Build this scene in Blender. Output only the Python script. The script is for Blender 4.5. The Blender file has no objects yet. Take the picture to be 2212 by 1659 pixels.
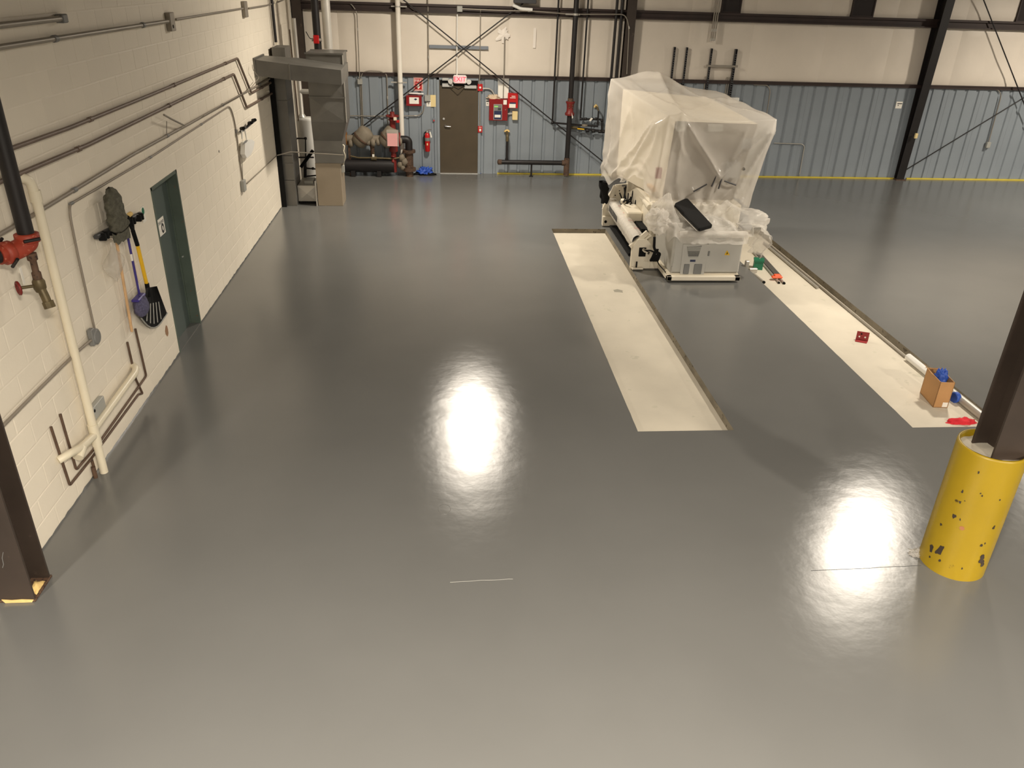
import bpy, bmesh, math, random
from mathutils import Vector, Matrix, noise
V = Vector
random.seed(7)
sc = bpy.context.scene
COL = sc.collection

# ------------------------------------------------------------------ camera
CX, CZ, DEPTH = 3.29438, 4.25068, 19.331
FWD = V((0.08183358, 0.88493514, -0.45846818))
RGT = V((0.99660382, -0.07689068, 0.02947292))
UPV = V((0.00917031, 0.45932301, 0.88822198))
FPX = 1701.5
EYE = V((CX, 0, CZ))
cam_data = bpy.data.cameras.new('camera')
cam_data.sensor_fit = 'HORIZONTAL'
cam_data.sensor_width = 36.0
cam_data.lens = 36.0 * FPX / 2212.0
cam_data.clip_start = 0.05
cam_data.clip_end = 200
cam = bpy.data.objects.new('camera', cam_data)
COL.objects.link(cam)
R = Matrix((RGT, UPV, -FWD)).transposed()
cam.matrix_world = Matrix.Translation(EYE) @ R.to_4x4()
sc.camera = cam

# ------------------------------------------------------------------ world, lamps, exposure
w = bpy.data.worlds.new('world'); sc.world = w; w.use_nodes = True
w.node_tree.nodes['Background'].inputs[0].default_value = (1.0, 0.9, 0.78, 1)
w.node_tree.nodes['Background'].inputs[1].default_value = 0.0
LAMP_H = 5.0
LAMPS = [  # x, y, watts : the hall's ceiling lamps, hung in a loose grid
    (3.85, 15.35, 560), (10.85, 11.0, 500), (18.3, 15.3, 640), (18.3, 6.0, 340),
    (-1.5, -2.0, 1100), (3.4, 0.4, 1000), (7.1, -1.6, 500), (10.4, -1.0, 1050)]
for i, (lx, ly, wt) in enumerate(LAMPS):
    ld = bpy.data.lights.new('ceiling_lamp_light', 'AREA')
    ld.shape = 'DISK'; ld.size = 0.5; ld.energy = wt; ld.color = (1.0, 0.90, 0.76)
    ld.spread = math.radians(166 if ly < 3 else 178)      # reflectors cut the light near the horizontal
    lo = bpy.data.objects.new('ceiling_lamp_light', ld); COL.objects.link(lo)
    lo.location = (lx, ly, LAMP_H)
sc.view_settings.view_transform = 'Standard'
sc.view_settings.look = 'None'
sc.view_settings.gamma = 1.0
sc.view_settings.use_curve_mapping = False
sc.view_settings.exposure = -0.55

# ------------------------------------------------------------------ geometry helpers
def ray(px, py):
    return FWD + RGT * ((px - 1106.0) / FPX) - UPV * ((py - 829.5) / FPX)
def F(px, py, z=0.0):                      # where a sight line meets the level z
    d = ray(px, py); return EYE + d * ((z - CZ) / d.z)
def Y(px, py, y):                          # ... the upright plane at depth y
    d = ray(px, py); return EYE + d * (y / d.y)
def B(px, py, off=0.0):                    # ... the back wall (off = distance in front of it)
    return Y(px, py, DEPTH - off)
def L(px, py, off=0.0):                    # ... the left wall
    d = ray(px, py); return EYE + d * ((off - CX) / d.x)

class MB:
    """collects shapes into one mesh"""
    def __init__(s): s.v = []; s.f = []; s.sm = []
    def add(s, vs, fs, smooth=False):
        n = len(s.v); s.v += [V(p) for p in vs]
        s.f += [tuple(i + n for i in f) for f in fs]; s.sm += [smooth] * len(fs)
        return s
    def box(s, x0, x1, y0, y1, z0, z1):
        if x1 < x0: x0, x1 = x1, x0
        if y1 < y0: y0, y1 = y1, y0
        if z1 < z0: z0, z1 = z1, z0
        return s.add([(x0,y0,z0),(x1,y0,z0),(x1,y1,z0),(x0,y1,z0),(x0,y0,z1),(x1,y0,z1),(x1,y1,z1),(x0,y1,z1)],
                     [(0,3,2,1),(4,5,6,7),(0,1,5,4),(1,2,6,5),(2,3,7,6),(3,0,4,7)])
    def cbox(s, x0, x1, y0, y1, z0, z1, c=0.01):   # box with chamfered edges
        bm = bmesh.new(); m = MB().box(x0,x1,y0,y1,z0,z1)
        vs = [bm.verts.new(p) for p in m.v]
        for f in m.f: bm.faces.new([vs[i] for i in f])
        bmesh.ops.bevel(bm, geom=bm.edges[:], offset=c, segments=1, affect='EDGES', profile=0.5)
        bm.verts.index_update()
        s.add([p.co.copy() for p in bm.verts], [tuple(q.index for q in f.verts) for f in bm.faces]); bm.free()
        return s
    def prism(s, poly, vec, smooth=False):         # polygon (3D points) swept along vec
        n = len(poly); vec = V(vec); a = [V(p) for p in poly]; b = [p + vec for p in a]
        nrm = V((0,0,0))
        for i in range(n): nrm += a[i].cross(a[(i+1) % n])
        flip = nrm.dot(vec) > 0
        fs = [tuple(range(n))[::-1] if flip else tuple(range(n)), tuple(range(n, 2*n)) if flip else tuple(range(2*n-1, n-1, -1))]
        for i in range(n):
            j = (i+1) % n
            fs.append((i, j, n+j, n+i) if flip else (j, i, n+i, n+j))
        return s.add(a + b, fs, smooth)
    def tube(s, pts, r, n=8, bend=0.0, seg=4, caps=True, radii=None):
        pts = [V(p) for p in pts]
        if bend > 0 and len(pts) > 2:
            out = [pts[0]]
            for i in range(1, len(pts)-1):
                a, b, c = pts[i-1], pts[i], pts[i+1]
                da, dc = (a-b), (c-b); q = min(bend, da.length*.45, dc.length*.45)
                p0, p2 = b + da.normalized()*q, b + dc.normalized()*q
                for k in range(seg+1):
                    t = k/seg; out.append(p0*(1-t)**2 + b*2*t*(1-t) + p2*t*t)
            out.append(pts[-1]); pts = out
        m = len(pts); rings = []
        t0 = (pts[1]-pts[0]).normalized()
        u = t0.orthogonal().normalized()
        for i in range(m):
            if i == 0: t = (pts[1]-pts[0]).normalized(); k = 1
            elif i == m-1: t = (pts[-1]-pts[-2]).normalized(); k = 1
            else:
                a, b = (pts[i]-pts[i-1]).normalized(), (pts[i+1]-pts[i]).normalized()
                t = (a+b).normalized() if (a+b).length > 1e-6 else b
            u = (u - t*u.dot(t)); u = u.normalized() if u.length > 1e-6 else t.orthogonal().normalized()
            w_ = t.cross(u); rr = radii[i] if radii else r
            rings.append([pts[i] + (u*math.cos(2*math.pi*j/n) + w_*math.sin(2*math.pi*j/n))*rr for j in range(n)])
        vs = [p for q in rings for p in q]; fs = []
        for i in range(m-1):
            for j in range(n):
                k = (j+1) % n; fs.append((i*n+j, i*n+k, (i+1)*n+k, (i+1)*n+j))
        s.add(vs, fs, True)
        if caps:
            s.add(rings[0], [tuple(range(n))[::-1]]); s.add(rings[-1], [tuple(range(n))])
        return s
    def lathe(s, prof, o, ax=(0,0,1), n=20, smooth=True):   # prof: (radius, height) up the axis
        ax = V(ax).normalized(); u = ax.orthogonal().normalized(); w_ = ax.cross(u); o = V(o)
        vs = []; fs = []
        for r_, h in prof:
            for j in range(n):
                a = 2*math.pi*j/n; vs.append(o + ax*h + (u*math.cos(a) + w_*math.sin(a))*r_)
        for i in range(len(prof)-1):
            for j in range(n):
                k = (j+1) % n; fs.append((i*n+j, i*n+k, (i+1)*n+k, (i+1)*n+j))
        s.add(vs, fs, smooth)
        if prof[0][0] > 1e-5: s.add(vs[:n], [tuple(range(n))[::-1]])
        if prof[-1][0] > 1e-5: s.add(vs[-n:], [tuple(range(n))])
        return s
    def cyl(s, a, b, r, n=16, smooth=True):
        a, b = V(a), V(b); return s.lathe([(r,0),(r,(b-a).length)], a, b-a, n, smooth)
    def ibeam(s, x0, x1, y0, y1, z0, z1, tf=0.018, tw=0.014):   # flanges face +-y
        xm = (x0+x1)/2
        s.box(x0,x1,y0,y0+tf,z0,z1); s.box(x0,x1,y1-tf,y1,z0,z1); s.box(xm-tw/2,xm+tw/2,y0+tf,y1-tf,z0,z1); return s
    def grid(s, fn, nu, nv, smooth=True, wrap=False):
        vs = [fn(i/(nu-1) if not wrap else i/nu, j/(nv-1)) for j in range(nv) for i in range(nu)]
        fs = []
        for j in range(nv-1):
            for i in range(nu if wrap else nu-1):
                k = (i+1) % nu; fs.append((j*nu+i, j*nu+k, (j+1)*nu+k, (j+1)*nu+i))
        return s.add(vs, fs, smooth)
    def sheet(s, pts, nrm):   # one flat face
        return s.add(pts, [tuple(range(len(pts)))])

def wpos(o):
    p = V((0,0,0))
    while o is not None: p += o.location; o = o.parent
    return p
def obj(name, mb, m, parent=None, loc=None):
    base = wpos(parent) if parent else V((0,0,0))
    lo = V(loc) if loc is not None else (base if parent else V((0,0,0)))
    me = bpy.data.meshes.new(name)
    me.from_pydata([tuple(p - lo) for p in mb.v], [], mb.f)
    me.polygons.foreach_set('use_smooth', mb.sm); me.update()
    if m: me.materials.append(m)
    o = bpy.data.objects.new(name, me); COL.objects.link(o)
    if parent: o.parent = parent
    o.location = lo - base
    return o
def tag(o, label, cat, group=None):
    o['label'] = label; o['category'] = cat
    if group: o['group'] = group
    return o
def thing(name, label, cat, loc, group=None):
    o = bpy.data.objects.new(name, None); COL.objects.link(o); o.location = V(loc)
    o.empty_display_size = 0.1
    return tag(o, label, cat, group)
def solo(name, mb, m, label, cat, loc, group=None):
    return tag(obj(name, mb, m, None, loc), label, cat, group)
def struct(name, mb, m, parent=None):
    o = obj(name, mb, m, parent)
    if parent is None: o['kind'] = 'structure'
    return o
def text(name, body, size, m, parent, o, right, up, align='CENTER', ext=0.0008):
    cu = bpy.data.curves.new(name, 'FONT'); cu.body = body; cu.size = size; cu.extrude = ext
    cu.align_x = align; cu.align_y = 'CENTER'; cu.resolution_u = 3
    t = bpy.data.objects.new(name, cu); COL.objects.link(t)
    me = bpy.data.meshes.new_from_object(t, depsgraph=bpy.context.evaluated_depsgraph_get())
    bpy.data.objects.remove(t); me.materials.clear(); me.materials.append(m)
    r_, u_ = V(right).normalized(), V(up).normalized(); n_ = r_.cross(u_)
    M = Matrix((r_, u_, n_)).transposed().to_4x4(); me.transform(M)
    q = bpy.data.objects.new(name, me); COL.objects.link(q)
    q.parent = parent; q.location = V(o) - wpos(parent)
    return q

# ------------------------------------------------------------------ materials
def lin(c):
    out = []
    for v in c:
        v /= 255.0; out.append(v/12.92 if v <= .04045 else ((v+.055)/1.055)**2.4)
    return out
def mat(name, c, rough=.5, metal=0.0, var=.12, scale=3.0, bump=0.0, bscale=40.0, c2=None, spec=.5, thr=None, coat=0.0):
    """procedural surface: base colour broken up by noise, optional second colour in worn spots, optional relief"""
    m = bpy.data.materials.new(name); m.use_nodes = True; nt = m.node_tree; N = nt.nodes; Lk = nt.links
    b = N['Principled BSDF']; b.inputs['Roughness'].default_value = rough; b.inputs['Metallic'].default_value = metal
    b.inputs['Specular IOR Level'].default_value = spec
    if coat: b.inputs['Coat Weight'].default_value = coat
    tc = N.new('ShaderNodeTexCoord'); nz = N.new('ShaderNodeTexNoise')
    nz.inputs['Scale'].default_value = scale; nz.inputs['Detail'].default_value = 5
    Lk.new(tc.outputs['Object'], nz.inputs['Vector'])
    rp = N.new('ShaderNodeValToRGB'); Lk.new(nz.outputs['Fac'], rp.inputs['Fac'])
    l = lin(c)
    a = [x*(1-var) for x in l]; d = [min(1, x*(1+var)) for x in l]
    rp.color_ramp.elements[0].position = .3; rp.color_ramp.elements[0].color = (*a, 1)
    rp.color_ramp.elements[1].position = .7; rp.color_ramp.elements[1].color = (*d, 1)
    src = rp.outputs['Color']
    if c2 is not None:
        n2 = N.new('ShaderNodeTexNoise'); n2.inputs['Scale'].default_value = scale*4; n2.inputs['Detail'].default_value = 6
        Lk.new(tc.outputs['Object'], n2.inputs['Vector'])
        r2 = N.new('ShaderNodeValToRGB'); t = thr or .62
        r2.color_ramp.elements[0].position = t; r2.color_ramp.elements[0].color = (0,0,0,1)
        r2.color_ramp.elements[1].position = t+.05; r2.color_ramp.elements[1].color = (1,1,1,1)
        Lk.new(n2.outputs['Fac'], r2.inputs['Fac'])
        mx = N.new('ShaderNodeMixRGB'); Lk.new(r2.outputs['Color'], mx.inputs['Fac']); Lk.new(src, mx.inputs['Color1'])
        mx.inputs['Color2'].default_value = (*lin(c2), 1); src = mx.outputs['Color']
    Lk.new(src, b.inputs['Base Color'])
    if bump:
        n3 = N.new('ShaderNodeTexNoise'); n3.inputs['Scale'].default_value = bscale; n3.inputs['Detail'].default_value = 3
        Lk.new(tc.outputs['Object'], n3.inputs['Vector'])
        bp = N.new('ShaderNodeBump'); bp.inputs['Strength'].default_value = 1.0; bp.inputs['Distance'].default_value = bump
        Lk.new(n3.outputs['Fac'], bp.inputs['Height']); Lk.new(bp.outputs['Normal'], b.inputs['Normal'])
    return m
def emit(name, c, s):
    m = bpy.data.materials.new(name); m.use_nodes = True; b = m.node_tree.nodes['Principled BSDF']
    b.inputs['Base Color'].default_value = (*lin(c), 1); b.inputs['Emission Color'].default_value = (*lin(c), 1)
    b.inputs['Emission Strength'].default_value = s; return m
def film(name, c, alpha, rough, bump=0.0, bscale=20.0, trans=.4):
    """milky polythene film: part clear, part translucent"""
    m = bpy.data.materials.new(name); m.use_nodes = True; nt = m.node_tree; N = nt.nodes; Lk = nt.links
    b = N['Principled BSDF']; out = N['Material Output']; l = lin(c)
    b.inputs['Base Color'].default_value = (*l, 1); b.inputs['Roughness'].default_value = rough
    tl = N.new('ShaderNodeBsdfTranslucent'); tl.inputs['Color'].default_value = (*l, 1)
    tp = N.new('ShaderNodeBsdfTransparent')
    m1 = N.new('ShaderNodeMixShader'); m1.inputs[0].default_value = trans
    Lk.new(b.outputs[0], m1.inputs[1]); Lk.new(tl.outputs[0], m1.inputs[2])
    m2 = N.new('ShaderNodeMixShader'); m2.inputs[0].default_value = alpha
    Lk.new(tp.outputs[0], m2.inputs[1]); Lk.new(m1.outputs[0], m2.inputs[2]); Lk.new(m2.outputs[0], out.inputs['Surface'])
    if bump:
        tc = N.new('ShaderNodeTexCoord'); n3 = N.new('ShaderNodeTexNoise'); n3.inputs['Scale'].default_value = bscale; n3.inputs['Detail'].default_value = 4
        n3.inputs['Distortion'].default_value = 1.0
        Lk.new(tc.outputs['Object'], n3.inputs['Vector']); bp = N.new('ShaderNodeBump'); bp.inputs['Distance'].default_value = bump
        Lk.new(n3.outputs['Fac'], bp.inputs['Height']); Lk.new(bp.outputs['Normal'], b.inputs['Normal']); Lk.new(bp.outputs['Normal'], tl.inputs['Normal'])
    return m

M = {}
def floor_mat():
    m = mat('grey_epoxy_floor', (109,109,107), rough=.9, var=.05, scale=.7, spec=0.0)
    nt = m.node_tree; N = nt.nodes; Lk = nt.links; b = N['Principled BSDF']
    tc = N['Texture Coordinate']
    def bump(scale, dist, prev=None, detail=2):
        n = N.new('ShaderNodeTexNoise'); n.inputs['Scale'].default_value = scale; n.inputs['Detail'].default_value = detail
        Lk.new(tc.outputs['Object'], n.inputs['Vector'])
        p = N.new('ShaderNodeBump'); p.inputs['Distance'].default_value = dist; Lk.new(n.outputs['Fac'], p.inputs['Height'])
        if prev: Lk.new(prev.outputs['Normal'], p.inputs['Normal'])
        return p
    bp = bump(14, .0005, bump(2.0, .0035))
    g = N.new('ShaderNodeBsdfGlossy'); g.distribution = 'BECKMANN'; g.inputs['Roughness'].default_value = .235
    g.inputs['Color'].default_value = (1,1,1,1)
    Lk.new(bp.outputs['Normal'], g.inputs['Normal'])
    fr = N.new('ShaderNodeFresnel'); fr.inputs['IOR'].default_value = 1.5
    mx = N.new('ShaderNodeMixShader'); Lk.new(fr.outputs[0], mx.inputs[0]); Lk.new(b.outputs[0], mx.inputs[1]); Lk.new(g.outputs[0], mx.inputs[2])
    Lk.new(mx.outputs[0], N['Material Output'].inputs['Surface'])
    return m
M['floor'] = floor_mat()
M['concrete'] = mat('bare_concrete', (205,197,180), rough=.8, var=.07, scale=1.6, bump=.002, bscale=30, c2=(194,188,170), thr=.66)
M['raw_edge'] = mat('raw_slab_edge', (132,124,108), rough=.9, var=.22, scale=4, c2=(88,80,66), thr=.6)
M['block'] = mat('painted_block', (234,225,208), rough=.55, var=.035, scale=1.2, bump=.0012, bscale=45)
M['vinyl'] = mat('cream_vinyl_insulation', (222,212,198), rough=.5, var=.05, scale=1.1, bump=.01, bscale=2.5)
M['blue_metal'] = mat('blue_grey_panel', (134,142,149), rough=.5, var=.04, scale=2, bump=.0005, bscale=30)
M['red_oxide'] = mat('dark_red_oxide_steel', (48,34,30), rough=.6, var=.25, scale=3)
def vary(m, amt):     # each separate piece a touch lighter or darker
    nt = m.node_tree; N = nt.nodes; b = N['Principled BSDF']; src = b.inputs['Base Color'].links[0].from_socket
    oi = N.new('ShaderNodeObjectInfo'); mr = N.new('ShaderNodeMapRange'); mr.inputs['To Min'].default_value = 1-amt; mr.inputs['To Max'].default_value = 1+amt
    hs = N.new('ShaderNodeHueSaturation'); nt.links.new(oi.outputs['Random'], mr.inputs['Value']); nt.links.new(mr.outputs[0], hs.inputs['Value'])
    nt.links.new(src, hs.inputs['Color']); nt.links.new(hs.outputs['Color'], b.inputs['Base Color'])
vary(M['block'], .018)
M['ceiling'] = mat('dim_ceiling_insulation', (118,108,96), rough=.6, var=.06, scale=.5)
M['far_wall'] = mat('far_hall_wall', (120,112,100), rough=.6, var=.06, scale=.5)
M['black_brown'] = mat('dark_brown_steel', (58,48,41), rough=.55, var=.25, scale=2, c2=(84,72,62), thr=.68)
M['black_pipe'] = mat('black_iron_pipe', (24,20,20), rough=.5, var=.25, scale=5)
M['rust'] = mat('rusty_iron', (88,66,50), rough=.75, var=.3, scale=9, c2=(54,40,34), thr=.55)
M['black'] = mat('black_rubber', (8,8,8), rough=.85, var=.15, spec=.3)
M['galv'] = mat('galvanised_sheet', (116,114,109), rough=.45, metal=.6, var=.16, scale=2.2, bump=.002, bscale=4)
M['galv_flat'] = mat('galvanised_tube', (186,182,174), rough=.4, metal=.4, var=.08)
M['conduit'] = mat('grey_conduit', (150,143,132), rough=.45, metal=.35, var=.08)
M['conduit_paint'] = mat('painted_conduit', (140,131,119), rough=.5, metal=.1, var=.08)
M['copper'] = mat('dull_copper_pipe', (96,76,62), rough=.5, metal=.3, var=.2, scale=8)
M['brownpipe'] = mat('dull_brown_pipe', (112,96,84), rough=.5, metal=.1, var=.12, scale=5)
M['pvc'] = mat('cream_pvc', (224,215,192), rough=.35, var=.04)
M['pvc_white'] = mat('white_pvc', (232,226,214), rough=.35, var=.03)
M['slat_shade'] = mat('painted_slat_shade', (38,38,38), rough=.7)  # shade between the vent slats, as a dark colour
M['body_shade'] = mat('shaded_machine_front', (106,97,84), rough=.5, var=.06)  # front of the cream body, its shade put into the colour
M['white'] = mat('white_enamel', (232,230,224), rough=.35, var=.03)
M['paper'] = mat('white_paper', (236,232,222), rough=.8, var=.03)
M['manila'] = mat('manila_card', (226,205,150), rough=.8, var=.04)
M['cream'] = mat('cream_machine_paint', (226,218,200), rough=.4, var=.03)
M['lgrey'] = mat('light_grey_machine_paint', (182,180,173), rough=.4, var=.03)
M['mgrey'] = mat('mid_grey_plastic', (120,120,118), rough=.5, var=.06)
M['dgrey'] = mat('dark_grey_plastic', (58,58,60), rough=.5, var=.06)
M['red'] = mat('red_enamel', (186,22,24), rough=.35, var=.06)
M['dred'] = mat('dark_red_enamel', (132,20,24), rough=.35, var=.06)
M['orange_red'] = mat('red_orange_valve_paint', (152,56,36), rough=.55, var=.18, scale=9, c2=(176,104,84), thr=.62)
M['valve_red'] = mat('dull_red_valve_paint', (118,32,27), rough=.5, var=.15, scale=9)
M['brass'] = mat('dull_brass', (98,86,60), rough=.5, metal=.4, var=.25, scale=12)
M['greybody'] = mat('dusty_grey_casting', (128,118,102), rough=.7, var=.12, scale=7)
M['rustorange'] = mat('orange_rust_flange', (150,98,38), rough=.8, var=.35, scale=9)
M['pink'] = mat('pink_tag', (232,168,166), rough=.7, var=.04)
M['brown_door'] = mat('dark_brown_door', (74,63,46), rough=.55, var=.1, scale=3)
M['green_door'] = mat('dark_green_door', (74,86,82), rough=.5, var=.08, scale=2)
M['frame_green'] = mat('green_door_frame', (84,96,86), rough=.5, var=.12, scale=4, c2=(110,86,70), thr=.66)
M['chrome'] = mat('satin_chrome', (205,203,198), rough=.2, metal=1, var=.03)
M['alu'] = mat('silver_closer', (206,206,202), rough=.35, metal=.4, var=.04)
M['yellow'] = mat('yellow_safety_paint', (160,133,20), rough=.4, var=.06, scale=2, c2=(74,58,24), thr=.70)
M['yellow_clean'] = mat('yellow_plastic', (232,184,30), rough=.45, var=.05)
M['yellow_line'] = mat('yellow_floor_line', (206,186,62), rough=.5, var=.1, scale=4)
M['glass'] = mat('dark_window_glass', (60,56,56), rough=.12, var=.1)
M['wood'] = mat('pale_wood_handle', (206,168,124), rough=.6, var=.12, scale=9)
M['purple_blue'] = mat('blue_handle', (56,46,128), rough=.45, var=.08)
M['bristle'] = mat('blue_grey_bristle', (84,82,108), rough=.9, var=.35, scale=60)
M['mop'] = mat('grey_green_mop', (92,90,78), rough=1, var=.3, scale=26, bump=.012, bscale=70)
M['clear_plastic'] = film('clear_plastic', (232,228,220), .34, .12, .004, 12)
M['film'] = film('milky_film', (240,234,225), .50, .12, .006, 5.0, .30)
M['film2'] = film('crumpled_film', (238,233,225), .50, .06, .018, 7.0, .25)
M['cardboard'] = mat('cardboard', (184,140,92), rough=.85, var=.05, scale=5)
M['blue_tape'] = mat('blue_tape', (44,84,178), rough=.5, var=.12, scale=14)
M['green'] = mat('green_plastic', (22,108,78), rough=.5, var=.05)
M['orange'] = mat('orange_plastic', (246,92,38), rough=.5, var=.05)
M['rag_red'] = mat('red_cloth', (206,40,52), rough=.9, var=.15, scale=20)
M['red_bracket'] = mat('red_bracket_paint', (146,34,36), rough=.45, var=.08)
M['lcd'] = emit('green_lcd', (130,190,96), .6)
M['exit_red'] = emit('exit_red', (255,40,70), 1.4)
M['exit_white'] = emit('exit_glow', (255,170,170), .9)
M['navy'] = mat('navy_print', (34,42,76), rough=.5)
M['tan'] = mat('tan_furnace_enamel', (150,137,118), rough=.45, var=.03)
M['greyblue'] = mat('blue_grey_bar', (120,126,134), rough=.5, var=.05)
M['foam'] = mat('spray_foam', (228,196,128), rough=.9, var=.1, scale=20)
M['greybox'] = mat('grey_box_enamel', (160,160,154), rough=.45, var=.04)
M['putty'] = mat('off_white_putty', (236,228,218), rough=.8, var=.03)

# ================================================================== the setting
CEIL = 6.6
# pits in the floor
SX = [(5.31, 6.36), (8.37, 9.43)]; SY = (7.08, 14.65); PD = 0.08
fl = MB()
xs = [-8, 5.31, 6.36, 8.37, 9.43, 24]; ys = [-8, 7.08, 14.65, DEPTH+.1]
for i in range(5):
    for j in range(3):
        if j == 1 and i in (1, 3): continue
        fl.add([(xs[i],ys[j],0),(xs[i+1],ys[j],0),(xs[i+1],ys[j+1],0),(xs[i],ys[j+1],0)], [(0,1,2,3)])
floor = struct('floor', fl, M['floor'])
for (x0, x1), lab in zip(SX, ('bare concrete channel, the one with nothing in it', 'bare concrete channel holding pipes and a box')):
    s = obj('concrete_strip', MB().box(x0, x1, SY[0], SY[1], -PD-.05, -PD), M['concrete'], floor); s['label'] = lab
    e = MB()
    nseg = 60                                        # ragged broken edges of the slab round the channel
    def rag(k, a): return .006*noise.noise(V((k*.9, a, 0)))
    for side, x in ((1, x0), (-1, x1)):
        top = [(x + rag(i, side), SY[0]+(SY[1]-SY[0])*i/nseg, 0.0005) for i in range(nseg+1)]
        mid = [(x + side*(.004+.010*abs(noise.noise(V((i*.7, side*3, 1))))), p[1], -.03) for i, p in enumerate(top)]
        bot = [(x + side*.012, p[1], -PD) for p in top]
        for i in range(nseg):
            q = [top[i], top[i+1], mid[i+1], mid[i]]; r_ = [mid[i], mid[i+1], bot[i+1], bot[i]]
            e.add(q, [(0,1,2,3) if side < 0 else (3,2,1,0)]); e.add(r_, [(0,1,2,3) if side < 0 else (3,2,1,0)])
    for y, sg in ((SY[0], 1), (SY[1], -1)):
        e.add([(x0,y,0),(x1,y,0),(x1,y,-PD),(x0,y,-PD)], [(3,2,1,0) if sg > 0 else (0,1,2,3)])
    obj('slab_edge', e, M['raw_edge'], floor)
# cracks and a scar in the epoxy
ck = MB()
def crack(pts, r):
    P_ = [F(*p) for p in pts]; out = []
    for a, b in zip(P_, P_[1:]):
        for k in range(8):
            q = a.lerp(b, k/8); q.y += .006*noise.noise(q*9); out.append(q)
    out.append(P_[-1]); ck.tube(out, r, n=4)
crack([(1752,1233),(1850,1229),(1930,1224),(1990,1222)], .0022)
obj('floor_crack', ck, M['dgrey'], floor)
ck = MB(); crack([(972,1257),(1040,1254),(1108,1251)], .0025); obj('floor_crack', ck, M['greybox'], floor)
c = F(960,1100)
ck = MB().grid(lambda u, v: c + V((.06*v*math.cos(6.2832*u)*(1+.2*noise.noise(V((3*math.cos(6.28*u),3*math.sin(6.28*u),0)))), .075*v*math.sin(6.2832*u), 0.0009*math.cos(v*1.57)+.0003)), 24, 9)
ck = MB().tube([c+V((.055*math.cos(k*.3927),.075*math.sin(k*.3927),-.001)) for k in range(17)], .0025, 5, caps=False)
obj('floor_blister', ck, M['floor'], floor)

# ---- left wall of painted concrete blocks
DO = (9.12, 10.08, 2.035)                          # doorway y0,y1,top
W0 = 4.86
wl = MB()
wl.box(-.2,-.0026,W0,DO[0],0,CEIL); wl.box(-.2,-.0026,DO[1],DEPTH+.1,0,CEIL); wl.box(-.2,-.0026,DO[0],DO[1],DO[2],CEIL)
wall_left = struct('wall_left', wl, M['block'])
def block_mesh(y0, y1, z0, z1, mb):
    g, d, b = .002, .0022, .008
    y0 += g; y1 -= g; z0 += g; z1 -= g
    xi, xf = -.012, 0.0
    vs = [(xi,y0,z0),(xi,y1,z0),(xi,y1,z1),(xi,y0,z1),(xf-d,y0,z0),(xf-d,y1,z0),(xf-d,y1,z1),(xf-d,y0,z1),
          (xf,y0+b,z0+b),(xf,y1-b,z0+b),(xf,y1-b,z1-b),(xf,y0+b,z1-b)]
    fs = [(0,1,5,4),(1,2,6,5),(2,3,7,6),(3,0,4,7),(4,5,9,8),(5,6,10,9),(6,7,11,10),(7,4,8,11),(8,9,10,11)]
    return mb.add(vs, fs)
blocks = []
BW, BH = .4064, .2034
for r_ in range(int(4.5/BH)):
    z0, z1 = r_*BH, (r_+1)*BH
    y = W0 - (BW/2 if r_ % 2 else 0)
    while y < DEPTH:
        a, b = max(y, W0), min(y+BW, DEPTH); y += BW
        segs = [(a, b)]
        if z0 < DO[2]-.05:
            segs = []
            if a < DO[0]: segs.append((a, min(b, DO[0])))
            if b > DO[1]: segs.append((max(a, DO[1]), b))
        for (p, q) in segs:
            if q - p > .05: blocks.append((p, q, z0, z1))
def bsize(k):
    c = V((0,(k[0]+k[1])/2,(k[2]+k[3])/2)) - EYE; d = c.dot(FWD)
    px = 1106+FPX*c.dot(RGT)/d; py = 829.5-FPX*c.dot(UPV)/d
    vis = -60 < px < 2300 and -40 < py < 1700
    return (0 if vis else 1, -(k[1]-k[0])*(k[3]-k[2])*abs(c.x)/c.length**3)
blocks.sort(key=bsize)
cache = {}
for k in blocks[:296]:
    key = (round(k[1]-k[0],3), round(k[3]-k[2],3))
    if key not in cache:
        mb = MB(); block_mesh(0, key[0], 0, key[1], mb); o = obj('block', mb, M['block'], wall_left); cache[key] = o.data
    else:
        o = bpy.data.objects.new('block', cache[key]); COL.objects.link(o); o.parent = wall_left
    o.location = (random.uniform(-.0012, .0004), k[0], k[2])
mb = MB()
for k in blocks[296:]: block_mesh(*k, mb)
o = obj('blocks', mb, M['block'], wall_left); o['kind'] = 'stuff'

# floor paint carried a little up the foot of the block wall
tp = MB()
for y0_, y1_ in ((W0, DO[0]), (DO[1], 16.0)):
    n_ = int((y1_-y0_)/.06); hh = [.012+.012*(.5+noise.noise(V((k*.6, y0_, 0))))+.01*noise.noise(V((k*2.3,y0_,3))) for k in range(n_+1)]
    for k in range(n_):
        ya, yb_ = y0_+(y1_-y0_)*k/n_, y0_+(y1_-y0_)*(k+1)/n_
        tp.add([(.0015,ya,0),(.0015,yb_,0),(.0015,yb_,hh[k+1]),(.0015,ya,hh[k])], [(0,1,2,3)])
struct('trim_2', tp, M['floor'])

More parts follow.
